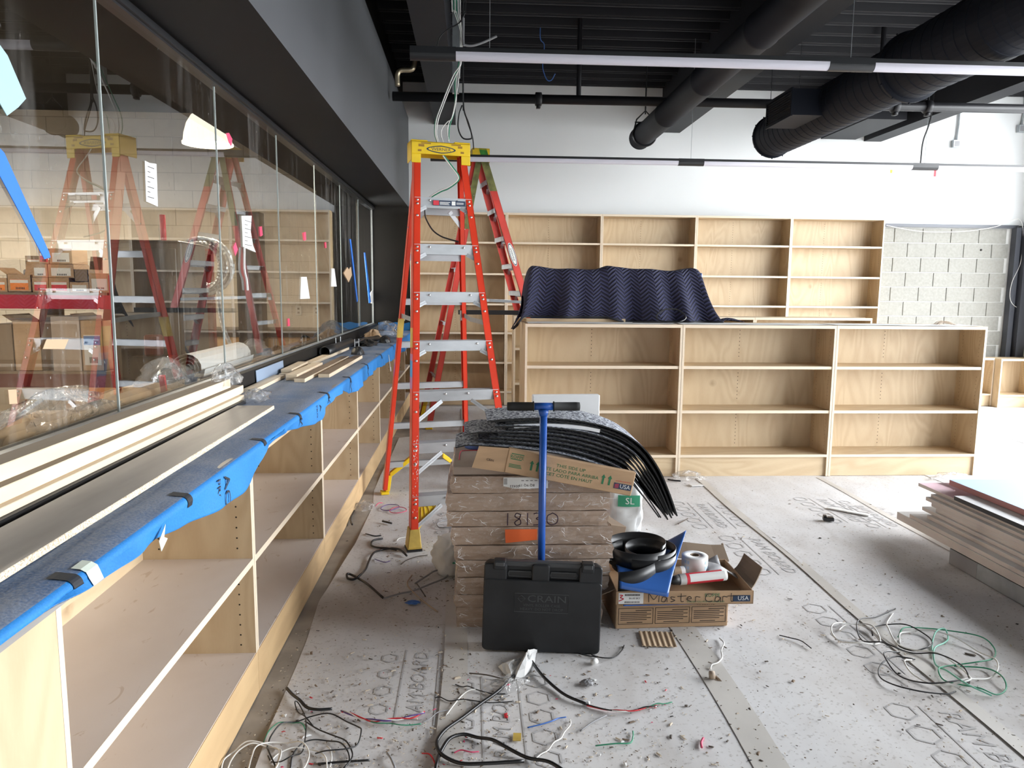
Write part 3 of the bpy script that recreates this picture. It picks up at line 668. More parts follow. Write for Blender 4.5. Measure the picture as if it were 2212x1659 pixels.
# ================================================================ stepladders
def ladder(label, org, ang, H, ns, hb, ht, tt, trb, hrb, trt, hrt, rail, painted=False, k=1.0, spread=True):
    """fibreglass stepladder; local axes s (width), t (front to rear), z; H = height where the rails meet the cap"""
    ca, sa = math.cos(ang), math.sin(ang)
    es, et, ez = V((ca, sa, 0)), V((-sa, ca, 0)), V((0, 0, 1)); o = V(org)
    def F(s, z, ds=0, dt=0): q = z/H; return o+es*(s*(hb+(ht-hb)*q)+ds)+et*(tt*q+dt)+ez*z
    def Rr(s, z, ds=0, dt=0): q = z/H; return o+es*(s*(hrb+(hrt-hrb)*q)+ds)+et*(trb+(trt-trb)*q+dt)+ez*z
    T = thing('stepladder', label, 'ladder', org, 'stepladders')
    fw, dpt = .044*k, .078*k
    rails = {}
    for s in (-1, 1):                                         # front rails: C channel open to the inside
        b = MB(); p0, p1 = F(s, .07), F(s, H)
        b.beam(p0, p1, es, et, (-.004 if s > 0 else -0), (0 if s > 0 else .004), 0, dpt)
        a0, a1 = (-fw, 0) if s > 0 else (0, fw)
        b.beam(p0, p1, es, et, a0, a1, 0, .005); b.beam(p0, p1, es, et, a0*.6, a1*.6, dpt-.005, dpt)
        rails[s] = b.build('front_rail', rail, T)
        b = MB(); p0, p1 = Rr(s, .035), Rr(s, H+.02)
        dr, wr = .06*k, .030*k; a0, a1 = (-wr, 0) if s > 0 else (0, wr)
        b.beam(p0, p1, es, et, (-.004 if s > 0 else 0), (0 if s > 0 else .004), -dr, 0)
        b.beam(p0, p1, es, et, a0, a1, -.005, 0); b.beam(p0, p1, es, et, a0, a1, -dr, -dr+.005)
        rr_ = b.build('rear_rail', rail, T)
        # boots
        b = MB(); c = F(s, 0, -s*fw*.5, dpt*.5)
        b.prism([(-.042*k, -.05*k), (.042*k, -.05*k), (.042*k, .05*k), (-.042*k, .05*k)], .012, .02, es, et, ez, V((c.x, c.y, 0)))
        lo = [(-.042, -.05), (.042, -.05), (.042, .05), (-.042, .05)]; hi = [(-.03, -.043), (.03, -.043), (.03, .043), (-.03, .043)]
        lo = [V((c.x, c.y, .02))+es*x*k+et*y*k for x, y in lo]; c2 = F(s, .12*k, -s*fw*.5, dpt*.5); hi = [c2+es*x*k+et*y*k for x, y in hi]
        b.add(lo+hi, [(3,2,1,0),(4,5,6,7),(0,1,5,4),(1,2,6,5),(2,3,7,6),(3,0,4,7)])
        ft = b.build('foot_boot', 'yellow_dirty', T, bevel=.004)
        MB().prism([(-.045*k, -.052*k), (.045*k, -.052*k), (.045*k, .052*k), (-.045*k, .052*k)], 0, .013, es, et, ez, V((c.x, c.y, 0))).build('rubber_pad', 'rubber', ft)
        # rear foot with its long yellow brace up to the lowest rear bar
        c = Rr(s, 0, -s*.016*k, -.03*k); b = MB()
        b.prism([(-.03*k, -.04*k), (.03*k, -.04*k), (.03*k, .035*k), (-.03*k, .035*k)], 0, .02, es, et, ez, V((c.x, c.y, 0)))
        ins = -s
        b.beam(Rr(s, .02, ins*.035*k, -.03*k), Rr(s, .15*k, ins*.04*k, -.03*k), es, et, -.016*k, .016*k, -.02*k, .02*k)
        b.beam(Rr(s, .15*k, ins*.04*k, -.03*k), Rr(s, .285*k, ins*.20*k, -.03*k), ez, et, -.02*k, .02*k, -.018*k, .018*k)
        b.build('rear_foot_brace', 'yellow_plastic', T, bevel=.003)
        # front corner brace below the first step
        b = MB(); pa, pb = F(s, .10*k, -s*.046*k, .03), F(s, .285*k, -s*.20*k, .03); up = F(s, .24*k, -s*.046*k, .03); up2 = F(s, .285*k, -s*.13*k, .03)
        b.add([pa, pb, up2, up]+[q+et*.03 for q in (pa, pb, up2, up)], [(0,1,2,3),(7,6,5,4),(0,4,5,1),(1,5,6,2),(2,6,7,3),(3,7,4,0)])
        cb = b.build('corner_brace', 'yellow_plastic', T, bevel=.002)
        b = MB()
        for q in range(5):
            f0 = .12+q*.19; pm = pa.lerp(pb, f0); pn = up.lerp(up2, min(1, f0+.1))
            b.beam(pm.lerp(pn, .15), pm.lerp(pn, .85), (pb-pa), et, -.003, .003, -.006, .0)
        b.build('brace_web', 'yellow_dirty', cb)
    sp = .3048
    rv = MB()
    for i in range(1, ns+1):
        z = i*sp; b = MB()
        a, c = F(-1, z, .006, 0), F(1, z, -.006, 0)
        d = (c-a).normalized()
        b.beam(a, c, et, ez, .004, dpt+.002, -.006, 0); b.beam(a, c, et, ez, -.001, .006, -.064*k, 0); b.beam(a, c, et, ez, dpt-.004, dpt+.002, -.05*k, 0)
        st = b.build('step', 'aluminium', T)
        q = MB()
        for g in range(7): q.beam(a+et*(.012+g*.0095)+ez*.0005, c+et*(.012+g*.0095)+ez*.0005, et, ez, 0, .004, 0, .002)
        q.build('tread_ridges', 'aluminium', st)
        for s in (-1, 1):
            lg = .19 if i <= 3 else .085
            p0 = F(s, z-(.20 if i <= 3 else .105)*k, -s*.007, .03); p1 = F(s, z-.062*k, -s*(lg+.0)*k, .03)
            q = MB(); q.beam(p0, p1, et, (p1-p0).cross(et), -.014*k, .014*k, -.002, .002); q.beam(p0, p1, et, (p1-p0).cross(et), -.014*k, -.011*k, -.012*k, .012*k); q.build('knee_brace', 'aluminium', T)
            for dz in (-.018, -.043): rv.lathe([(.0085*k, 0), (.0075*k, .003), (.004*k, .0055)], 8, F(s, z+dz*k, -s*fw*.55, -.0), es, ez, -et)
            rv.lathe([(.0085*k, 0), (.0075*k, .003), (.004*k, .0055)], 8, F(s, z-.12*k, -s*fw*.55, 0), es, ez, -et)
            rv.lathe([(.0075*k, 0), (.0065*k, .003), (.003*k, .005)], 8, F(s, z-.018*k, -s*(lg+.02)*k, -.001), es, ez, -et)
        zr = z-.048
        b = MB(); a, c = Rr(-1, zr, .006, -.028*k), Rr(1, zr, -.006, -.028*k)
        b.beam(a, c, et, ez, -.014*k, .014*k, -.004, 0); b.beam(a, c, et, ez, -.014*k, -.010*k, -.045*k, 0); b.build('rear_bar', 'aluminium', T)
        if i == ns:
            for s in (-1, 1):
                p0 = Rr(s, zr-.14, -s*.004, -.03*k-.018); p1 = Rr(s, zr-.02, -s*.10, -.03*k-.018); q = MB(); q.beam(p0, p1, et, (p1-p0).cross(et), -.0015, .0015, -.014, .014); q.build('rear_brace', 'aluminium', T)
    rv.build('rivets', 'rivet_steel', T, True, stuff=True)
    if spread:
        for s in (-1, 1):
            zz = 4.35*sp if ns == 7 else 4.6*sp
            a, c = F(s, zz, -s*.012, dpt), Rr(s, zz+.03, -s*.012, -.06*k); m = a.lerp(c, .5)+ez*.0-es*s*.03
            b = MB(); b.beam(a, m, es, ez, -.003, .003, -.015, .015); b.beam(m, c, es, ez, -.003, .003, -.015, .015); sp_ = b.build('spreader', 'galvanised', T)
            q = MB(); e_ = Rr(s, zz+.03, -s*.02, -.03*k); q.beam(e_-ez*.035, e_+ez*.035, es, et, -.016, .016, -.018, .018); q.build('spreader_bracket', 'galvanised', sp_)
    # cap
    zc = H; cw = ht+.022*k; t0 = tt-.022; t1 = trt+.05*k; ch = .115*k
    c0 = o+ez*(zc-.035*k)
    cx_ = ht+.012*k
    b = MB()
    def cp(s, t, z): return o+es*s+et*t+ez*(zc+z*k)
    lw = cw+.006*k
    prof = [(-lw, -.035), (lw, -.035), (cw, .095), (-cw, .095)]
    # skirt faces as thin boxes so the cap is hollow below
    for (sA, sB, tA, tB, zA, zB) in ((-cw, cw, t0, t1, .082, .092), (-cw, cw, t0, t0+.006, .012, .092), (-cw, cw, t1-.006, t1, .012, .092), (-cw, -cw+.006, t0, t1, -.03, .092), (cw-.006, cw, t0, t1, -.03, .092), (-cw, -cw+.062*k, t0, t0+.006, -.045, .012), (cw-.062*k, cw, t0, t0+.006, -.045, .012), (-cw, -cw*.45, t0, t1, .092, .100), (cw*.45, cw, t0, t1, .092, .100)):
        q = [cp(s, t, z) for s, t, z in ((sA,tA,zA),(sB,tA,zA),(sB,tB,zA),(sA,tB,zA),(sA,tA,zB),(sB,tA,zB),(sB,tB,zB),(sA,tB,zB))]
        b.add(q, [(3,2,1,0),(4,5,6,7),(0,1,5,4),(1,2,6,5),(2,3,7,6),(3,0,4,7)])
    cap = b.build('top_cap', 'yellow_plastic', T, bevel=.003)
    Mc = basis(cp(0, t0-.0006, .045), es, ez, -et)
    def oval(b, rx, ry, z):
        n = 28; b.add([(rx*math.cos(2*pi*i/n), ry*math.sin(2*pi*i/n)*(1-.25*abs(math.cos(2*pi*i/n))), z) for i in range(n)], [tuple(range(n))])
    for rx, ry, z, m in ((.098, .025, .0003, 'navy_print'), (.086, .0185, .0006, 'yellow_plastic')):
        q = MB(Mc); oval(q, rx*k, ry*k, z*2); q.build('logo_oval', m, cap)
    text('WERNER', .028*k, 'navy_print', Mc @ Matrix.Translation((0, 0, .0012)), cap, 'lettering', 1.15)
    for sx_ in (-1, 1):
        q = MB(Mc); q.bx(sx_*.10*k-.032*k, sx_*.10*k+.032*k, .030*k, .038*k, 0, .0015); q.bx(sx_*.142*k-.011*k, sx_*.142*k+.011*k, -.018*k, -.006*k, 0, .0015); q.build('cap_slot', 'yellow_dark', cap)
    q = MB(Mc); q.bx(-.15*k, -.112*k, .012*k, .028*k, 0, .0008); q.bx(.112*k, .142*k, .014*k, .028*k, 0, .0008); q.build('warning_print', 'yellow_dark', cap)
    return T, F, Rr, (es, et, ez), rails, fw
T1, F1, R1, (e1, t1_, z1_), rl1, fw1 = ladder('tall orange stepladder with yellow cap standing in front, facing the camera', (-.021, 4.325, 0), .2535, 2.405, 7, .345, .175, .735, 1.321, .336, .822, .162, 'orange_fibreglass')
# step label, paint marks and worn printing on the front ladder
a = F1(-1, 7*.3048-.034, .20, -.0016)
b = MB(basis(a, e1, z1_, -t1_)); b.bx(-.075, .14, -.016, .017, 0, .0008); lb = b.build('step_label', 'navy_print', T1)
MB(basis(a, e1, z1_, -t1_)).bx(-.073, -.035, -.014, .015, .0008, .0012).build('label_patch', 'red_print', lb)
MB(basis(a, e1, z1_, -t1_)).bx(.05, .075, -.012, .013, .0008, .0012).bx(-.03, .04, .004, .008, .0008, .0012).bx(-.03, .03, -.004, 0, .0008, .0012).bx(-.03, .035, -.011, -.008, .0008, .0012).bx(.082, .13, .002, .006, .0008, .0012).bx(.082, .13, -.006, -.003, .0008, .0012).build('label_patch', 'white_print', lb)
def mark(z0, z1, m, s=-1, rear=False):
    G = R1 if rear else F1; b = MB()
    if rear: b.beam(G(s, z0, -.0015, -.061), G(s, z1, -.0015, -.061), e1, t1_, 0, .034, 0, .062)
    else: b.beam(G(s, z0, -.0014, -.0014), G(s, z1, -.0014, -.0014), e1, t1_, 0, .0012, 0, .08)
    b.build('paint_mark', m, T1)
mark(1.18, 1.30, 'yellow_dirty'); mark(1.10, 1.14, 'mauve_paint'); mark(1.0, 1.10, 'blue_paint'); mark(.93, 1.0, 'mauve_paint')
mark(1.20, 1.335, 'yellow_dirty', -1, True)
b = MB()
for i in range(60):
    z = RN.uniform(.2, .66); d = RN.uniform(-.002, .002); p = F1(-1, z, RN.uniform(.008, .036), -.0006)
    b.beam(p, p+z1_*RN.uniform(.002, .012)+e1*RN.uniform(-.004, .004), e1, t1_, 0, RN.uniform(.001, .004), 0, .0005)
b.build('paint_chips', 'white_print', T1, stuff=True)
for i in range(9):      # red wear on lower rail is part of the rail; worn printed lettering up the side
    pass
# second, taller ladder behind, seen from its side
T2, F2, R2, (e2, t2_, z2_), rl2, fw2 = ladder('weathered red stepladder with green paint on its cap, further back seen side on', (1.03, 8.72, 0), math.radians(100), 2.97, 9, .40, .17, .90, 1.62, .38, 1.02, .16, 'red_fibreglass', k=1.05)
b = MB(); b.beam(F2(-1, 2.62, -.0025, -.001), F2(-1, 2.97, -.0025, -.001), t2_, e2, 0, .084, 0, .001); b.build('paint_mark', 'olive_paint', T2)
b = MB(); b.beam(R2(-1, 2.2, -.0025, -.064), R2(-1, 2.97, -.0025, -.064), t2_, e2, 0, .066, 0, .001); b.build('paint_mark', 'olive_paint', T2)
b = MB(); b.beam(F2(-1, 2.965, -.03, -.005), F2(-1, 3.075, -.03, -.005), t2_, e2, -.01, .075, 0, .003); b.build('paint_mark', 'green_paint', T2)
Mo = basis(F2(-1, 1.93, -.0028, .04), (F2(-1, 1.7)-F2(-1, 2.1)).normalized(), t2_, -e2)
for rx, ry, z, m in ((.135, .036, .0003, 'white_print'), (.128, .031, .0007, 'navy_print'), (.115, .024, .0011, 'white_print')):
    n = 28; MB(Mo).add([(rx*math.cos(2*pi*i/n), ry*math.sin(2*pi*i/n), z) for i in range(n)], [tuple(range(n))]).build('logo_oval', m, T2)
text('WERNER', .034, 'navy_print', Mo @ Matrix.Translation((0, 0, .0014)), T2, 'lettering', 1.1)
# ================================================================ stack of wrapped cartons with carpet planks, tools
FY = 3.235
def wob(a): return RN.uniform(-a, a)
lay = [(0.0, .098, -.062, .605), (.099, .160, -.072, .595), (.161, .243, -.062, .632), (.244, .325, -.058, .634), (.326, .393, -.072, .648), (.394, .479, -.086, .642), (.480, .552, -.105, .622), (.553, .636, -.108, .628), (.637, .716, -.088, .640)]
def softbox(b, x0, x1, y0, y1, z0, z1, seed, amp=.004, nx=18, nz=4):
    """carton with slightly bulging, crumpled wrap on its faces"""
    r = random.Random(seed); ph = [r.uniform(0, 9) for _ in range(8)]
    def P(u, v, w):
        x = x0+(x1-x0)*u; y = y0+(y1-y0)*v; z = z0+(z1-z0)*w
        e = amp*(math.sin(u*11+ph[0])+math.sin(u*29+w*7+ph[1])*.5)
        if v == 0: y += e*.7-.004*math.sin(pi*w)
        if u == 0: x += amp*math.sin(w*9+v*7+ph[2])-.004*math.sin(pi*w)
        if u == 1: x += amp*math.sin(w*8+v*5+ph[3])*1.2+.004*math.sin(pi*w)
        if w in (0, 1): z += (-1 if w else 1)*abs(amp*.35*math.sin(u*13+v*4+ph[4]))
        return (x, y, z)
    b.grid(lambda u, w: P(u, 0, w), nx, nz); b.grid(lambda w, u: P(u, 1, w), nz, nx)
    b.grid(lambda w, v: P(0, v, w), nz, 6); b.grid(lambda v, w: P(1, v, w), 6, nz)
    b.grid(lambda u, v: P(u, v, 1), nx, 6); b.grid(lambda v, u: P(u, v, 0), 6, nx)
ordn = ['lowest', 'second lowest', 'third lowest', 'fourth lowest', 'fifth lowest', 'sixth lowest', 'seventh lowest', 'second from the top', 'topmost wrapped']
crt = []
for i, (z0, z1, x0, x1) in enumerate(lay):
    b = MB(); dy = wob(.006); softbox(b, x0, x1, FY+dy, FY+.62+dy, z0+.0005, z1-.0005, i)
    lb = ordn[i]+' flat carton in shrink wrap in the stack under the carpet planks'
    if i == 6: lb = 'shrink wrapped flat carton with 18130 written on it in marker'
    if i == 5: lb = 'shrink wrapped flat carton with an orange sticker below the 18130 writing'
    if i == 8: lb = 'shrink wrapped flat carton with a white barcode label near the stack top'
    o = b.build('flat_carton', 'wrapped_card', None, False); tag(o, lb, 'carton', 'wrapped cartons in the stack'); crt.append(o)
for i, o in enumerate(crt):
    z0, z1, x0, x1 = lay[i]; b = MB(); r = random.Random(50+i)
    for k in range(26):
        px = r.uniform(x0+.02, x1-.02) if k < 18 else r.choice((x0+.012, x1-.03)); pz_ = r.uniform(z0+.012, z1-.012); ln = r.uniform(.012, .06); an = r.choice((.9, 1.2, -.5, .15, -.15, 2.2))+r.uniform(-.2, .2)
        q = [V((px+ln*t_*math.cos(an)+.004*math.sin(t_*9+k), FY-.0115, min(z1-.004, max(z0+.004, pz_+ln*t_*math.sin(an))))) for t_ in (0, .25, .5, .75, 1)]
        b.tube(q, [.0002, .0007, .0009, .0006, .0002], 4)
    b.build('wrap_crease_glints', 'foam_white', o, stuff=True)  # thin white ridges modelled as light glints along the wrap's crumples
# marker numerals 18130
def strokes(parent, segs, M, wd, mat, name='handwriting'):
    b = MB(M)
    for s in segs:
        pts = smoothpts([(x, y, 0) for x, y in s], 5) if len(s) > 2 else [V((s[0][0], s[0][1], 0)), V((s[1][0], s[1][1], 0))]
        for p, q in zip(pts, pts[1:]):
            d = (q-p)
            if d.length < 1e-7: continue
            d.normalize(); n = V((-d.y, d.x, 0))*wd; e = d*wd*.4
            b.add([p-n-e, q-n+e, q+n+e, p+n-e], [(0, 1, 2, 3)])
    return b.build(name, mat, parent, stuff=True)
dig = {'1': [[(0, .0), (.01, 1)]], '8': [[(.62, .88), (.25, 1.0), (.12, .72), (.55, .48), (.62, .12), (.25, .0), (.1, .25), (.5, .55), (.62, .88)]],
       '3': [[(.05, .95), (.45, 1.0), (.62, .78), (.28, .54), (.62, .36), (.5, .05), (.02, .02)]], '0': [[(.45, .95), (.1, .75), (.08, .25), (.45, .02), (.95, .2), (1.0, .7), (.6, .98), (.45, .95)]]}
Mw = basis((.165, FY-.0135, .490), (1,0,0), (0,0,1), (0,-1,0))
x = 0; sg = []
for ch, wd_ in (('1', .028), ('8', .062), ('1', .026), ('3', .06), ('0', .06)):
    for s in dig[ch]: sg.append([(x+px*.05, py*.056) for px, py in s])
    x += wd_
strokes(crt[6], sg, Mw, .0022, 'purple_ink')
b = MB(basis((.20, FY-.0125, .437), (1,0,0), (0,0,1), (0,-1,0))); b.prism([(-.045, -.002), (-.043, -.03), (.10, -.016), (.10, .034), (-.046, .034)], 0, .0008); b.build('orange_sticker', 'orange_tape', crt[5])
Ml = basis((.245, FY-.0135, .684), (1,0,0), (0,0,1), (0,-1,0)); q = MB(Ml).prism([(-.10, .028), (-.10, -.012), (-.05, -.024), (.10, -.022), (.10, .028)], 0, .0008).build('barcode_label', 'paper_white', crt[8])
b = MB(Ml)
for k in range(9): b.bx(-.098, -.083, -.004+k*.0032, -.0025+k*.0032, .0008, .0012)
for k in range(5): b.bx(-.02+k*.02, -.008+k*.02, .012, .0145, .0008, .0012)
b.build('barcode_print', 'black_print', q)
text('00433', .017, 'black_print', Ml @ Matrix.Translation((-.05, -.012, .001)) @ Matrix.Rotation(pi, 4, 'Z'), q)
text('8Q 9Q 19', .017, 'black_print', Ml @ Matrix.Translation((.005, -.008, .001)) @ Matrix.Rotation(pi, 4, 'Z'), q)
# plain thin carton on top, white edged, red strap
tc = thing('flat_carton', 'plain brown flat carton on the very top of the stack with red strapping', 'carton', (.27, FY+.3, .7165), 'wrapped cartons in the stack')
b = MB(); b.bx(-.082, .60, FY+.012, FY+.60, .7167, .757); b.build('carton_body', 'cardboard_grey', tc, bevel=.004)
MB().tube(smoothpts([(-.056, FY+.14, .7585), (-.052, FY+.3, .7595), (-.03, FY+.33, .7595), (.03, FY+.335, .7595), (.2, FY+.34, .7595)], 4), .0018, 4).build('strap', 'red_tape', tc)
MB().bx(.24, .31, FY+.0105, FY+.012, .718, .748).build('red_tape_patch', 'red_tape', tc)
# blue roll standing on the carton
bl = thing('tape_roll', 'blue roll standing on the stack at the left under the carpet planks', 'roll', (.043, FY+.42, .757))
MB().lathe([(.045, .0), (.076, .0), (.078, .008), (.078, .115), (.076, .12), (.045, .12), (.045, 0)], 32, (.043, FY+.42, .758), cap=False).build('roll_body', 'blue_roll', bl, True)
MB().lathe([(.040, .001), (.0448, .001), (.0448, .118), (.040, .118), (.040, .001)], 24, (.043, FY+.42, .758), cap=False).build('cardboard_core', 'cardboard', bl, True)
# long base carton lying tilted on the stack
al = math.radians(11.2); M1 = rotm((.075, FY-.03, .757), 0, al, 0)
rc = thing('printed_carton', 'long brown carton with green this side up print lying tilted on the stack', 'carton', (.075, FY-.03, .757))
b = MB(M1); b.bx(.072, .652, -.022, .012, 0.002, .112); cbody = b.build('carton_body', 'cardboard', rc, bevel=.003)
b = MB(M1); b.prism([(-.072, -.004), (.0715, .002), (.0715, .112), (-.06, .096)], -.002, .002, (1,0,0), (0,0,1), (0,-1,0), (0, -.018, 0)); b.build('end_flap', 'cardboard', rc)
Mf = M1 @ basis((.36, -.0226, .057), (1,0,0), (0,0,1), (0,-1,0))
def onf(x, y): return Mf @ Matrix.Translation((x, y, 0))
text('THIS SIDE UP', .0205, 'green_print', onf(.0, .020), cbody, sx=1.12)
text('ESTE LADO PARA ARRIBA', .0205, 'green_print', onf(.0, -.002), cbody, sx=1.12)
text('CET CÔTÉ EN HAUT', .0205, 'green_print', onf(.0, -.024), cbody, sx=1.12)
b = MB(Mf)
for ax_ in (-.175, -.148, .152, .182):
    b.add([(ax_-.0045, -.024, .0004), (ax_+.0045, -.024, .0004), (ax_+.0045, .006, .0004), (ax_-.0045, .006, .0004), (ax_-.010, .006, .0004), (ax_+.010, .006, .0004), (ax_, .021, .0004)], [(0, 1, 2, 3), (4, 5, 6)])
b.build('printed_arrows', 'green_print', cbody)
text('ROPPE', .021, 'green_print', onf(-.245, .022), cbody); 
b = MB(Mf)
for k, wd_ in enumerate((.03, .026)): b.bx(-.272, -.272+wd_*1.9, .034-k*.024, .0375-k*.024, 0, .0004)
for k in range(3): b.bx(-.274, -.222+.003*k, -.014-k*.006, -.011-k*.006, 0, .0004)
b.build('fine_print', 'green_print', cbody)
b = MB(Mf); b.bx(.205, .285, -.032, -.006, 0, .0004); lo = b.build('flag_print', 'navy_print', cbody)
text('USA', .026, 'paper_white', onf(.256, -.019) @ Matrix.Translation((0, 0, .0006)), lo, sx=1.0)
b = MB(Mf)
for k in range(4): b.add([(.209, -.012-k*.005, .0008), (.228, -.010-k*.005, .0008), (.228, -.012-k*.005, .0008), (.209, -.014-k*.005, .0008)], [(0, 3, 2, 1)])
b.build('flag_stripes', 'red_print', lo)
text('proudly made in the', .0085, 'red_print', onf(.245, .004), cbody)
text('CRN', .016, 'black_print', M1 @ basis((.0, -.0225, .045), (1,0,0), (0,0,1), (0,-1,0)), rc)
# white foam slab behind
fm = MB(rotm((.43, FY+.50, .765), 0, 0, .05)).bx(-.115, .235, 0, .045, 0, .245).build('foam_slab', 'foam_white', None, bevel=.004); tag(fm, 'white foam slab standing behind the carpet planks on the stack', 'foam')
# bent carpet planks
top = [(1050, 903), (1110, 898), (1180, 897), (1260, 905), (1330, 925), (1380, 958), (1415, 1005), (1438, 1058), (1454, 1105)]
bot = [(1012, 958), (1080, 962), (1160, 970), (1240, 985), (1310, 1008), (1352, 1030), (1385, 1065), (1412, 1100), (1432, 1128)]
YP = FY+.02
tp = smoothpts([at(x, y, 'y', YP+.06) for x, y in top], 4); bt = smoothpts([at(x, y, 'y', YP) for x, y in bot], 4)
# thickness of the whole pile measured square to the planks
n_pl = 10
wds = ['topmost', 'second', 'third', 'fourth', 'fifth', 'sixth', 'seventh', 'eighth', 'ninth', 'lowest']
for k in range(n_pl):
    f = k/(n_pl-1); g = (f*.72+.28*f*f)
    line = [V((a.x+(c.x-a.x)*g, 0, a.z+(c.z-a.z)*g)) for a, c in zip(tp, bt)]
    # slide each plank along the curve a little
    cut0 = [0, 1, 3, 2, 4, 0, 3, 2, 1, 0][k]; cut1 = [0, 0, 1, 0, 2, 1, 0, 2, 1, 2][k]
    line = line[cut0:len(line)-cut1]
    if k in (5, 9): line = [line[0]+V((-.06, 0, -.012)), line[0]+V((-.03, 0, -.005))]+line
    ya = YP+wob(.012)+(-.012 if k == 9 else 0); wdt = .255
    m = len(line)-1; skew = wob(.05)
    def fnp(u, v, line=line, m=m, ya=ya, skew=skew):
        i = min(int(u*m), m-1); t_ = u*m-i; p = line[i].lerp(line[i+1], t_)
        return (p.x+skew*(v-.5)*.25, ya+.255*v, p.z+.010*v)
    b = MB(); b.grid(fnp, m*2, 6, .0062); nf = m*2*6; b.mi = [0]*nf+[1]*(len(b.mi)-nf)
    o = b.build('carpet_plank', ['carpet', 'carpet_back'], None, False); tag(o, wds[k]+(' plank' if k else '')+' bent speckled navy carpet plank of the pile drooping off the stack' if k in (0, 9) else wds[k]+' carpet plank from the top in the bent pile on the stack', 'carpet plank', 'bent carpet planks on the stack')
sl = MB(); i0 = tp[3:14]; 
def fns(u, v):
    i = min(int(u*10), 9); p = i0[i].lerp(i0[i+1], u*10-i); return (p.x+.03, YP+.004+.1*v, p.z-.030+.01*v)
sl.grid(fns, 20, 2, .016); o = sl.build('foam_strip', 'foam_white'); tag(o, 'thin pale foam strip sandwiched between the upper carpet planks', 'foam')

# vinyl roller: T-handle pole behind the case
px_, py_ = .315, 3.165
vr = thing('floor_roller', 'blue steel T handled floor roller with black grips standing before the cartons', 'tool', (px_, py_, 0))
MB().tube([(px_, py_, .06), (px_, py_, 1.03)], .0165, 20).build('pole', 'blue_enamel', vr, True)
MB().tube([(px_-.05, py_, 1.043), (px_+.05, py_, 1.043)], .0165, 16).lathe([(.0165, 0), (.02, .012), (.024, .03)], 16, (px_, py_, 1.0)).build('tee_joint', 'blue_enamel', vr, True)
for s in (-1, 1):
    MB().lathe([(.0, 0), (.0225, .002), (.0225, .006), (.019, .008), (.0195, .10), (.0185, .118), (.012, .1195)], 20, (px_+s*.04, py_, 1.043), (0,1,0), (0,0,s), (s,0,0), True).build('grip', 'grip_foam', vr, True)
b = MB()
for s in (-1, 1): b.tube([(px_+s*.02, py_, .03), (px_+s*.14, py_, .03)], .028, 14)
b.tube([(px_-.15, py_, .03), (px_+.15, py_, .03)], .008, 8).tube([(px_, py_, .025), (px_, py_, .075)], .022, 12); b.build('roller_head', 'galvanised', vr, True)

# hard plastic case leaning in front of it
cw_, chh, cdp = .505, .395, .095
Mc = rotm((.298, 2.978, .0), math.radians(-4.0), 0, math.radians(-4.5)) @ Matrix.Rotation(math.radians(1.3), 4, 'Y') @ Matrix.Translation((0, 0, .006))
cs = thing('tool_case', 'black hard plastic tool case with embossed lettering standing against the carton stack', 'case', (.298, 3.02, 0))
def rbox(b, x0, x1, y0, y1, z0, z1, r=.012, n=4):
    poly = []
    for cx_, cz_, a0 in ((x1-r, z1-r, 0), (x0+r, z1-r, pi/2), (x0+r, z0+r, pi), (x1-r, z0+r, 3*pi/2)):
        for i in range(n+1):
            a = a0+i*pi/2/n; poly.append((cx_+r*math.cos(a), cz_+r*math.sin(a)))
    b.prism(poly, 0, y1-y0, (1,0,0), (0,0,1), (0,1,0), (0, y0, 0))
h = cw_/2
b = MB(Mc); rbox(b, -h, h, 0, .045, 0, .312, .02); rbox(b, -h, -h+.098, .004, .045, .28, .378, .014); rbox(b, -.048, .028, .004, .045, .28, .378, .012); rbox(b, h-.098, h, .004, .045, .28, .378, .014)
rbox(b, -h+.08, h-.08, .026, .044, .28, .375, .006)
b.build('front_shell', 'case_plastic', cs, bevel=.007, seg=2)
b = MB(Mc); rbox(b, -h+.004, h-.004, .048, cdp, .004, .372, .02); b.build('back_shell', 'case_plastic', cs, bevel=.006, seg=2)
b = MB(Mc); rbox(b, -h+.085, h-.085, .02, .06, .362, .385, .01); b.build('handle_bar', 'case_edge', cs, bevel=.005, seg=2)
b = MB(Mc); rbox(b, -.146, -.052, .020, .0262, .322, .344, .009); rbox(b, .034, .142, .020, .0262, .322, .344, .009); b.build('handle_slot', 'black_plastic', cs)
b = MB(Mc)
for xa_, xb_ in ((-.146, -.052), (.034, .142)): b.tube([(xa_, .0195, .322), (xb_, .0195, .322), (xb_+.003, .0195, .333), (xb_, .0195, .344), (xa_, .0195, .344), (xa_-.003, .0195, .333)], .003, 6, closed=True)
b.build('slot_rim_highlight', 'case_edge', cs, stuff=True)  # paler tubes added as the grey highlight on the slot edges
for xx in (-.186, .190):
    b = MB(Mc); rbox(b, xx-.026, xx+.026, -.002, .05, .352, .392, .007); lt = b.build('latch', 'case_plastic', cs, bevel=.004, seg=2)
    b = MB(Mc); rbox(b, xx-.020, xx+.020, -.006, -.002, .368, .386, .004); b.build('latch_tab', 'case_edge', lt, bevel=.002)
b = MB(Mc)
pts = [(-.118, -.0004, .175), (.112, -.0004, .175), (.112, -.0004, .255), (-.118, -.0004, .255)]
b.tube(pts, .0018, 6, closed=True); b.tube([(-.105, -.0004, .232), (-.09, -.0004, .246), (-.072, -.0004, .232), (-.09, -.0004, .217)], .0013, 5, closed=True); b.tube([(-.105, -.0004, .232), (-.075, -.0004, .232)], .0011, 5)
b.build('embossed_frame', 'case_edge', cs)
Me = Mc @ basis((.02, -.0012, .232), (1,0,0), (0,0,1), (0,-1,0))
text('CRAIN', .042, 'case_edge', Me, cs, 'embossed_lettering', 1.35)
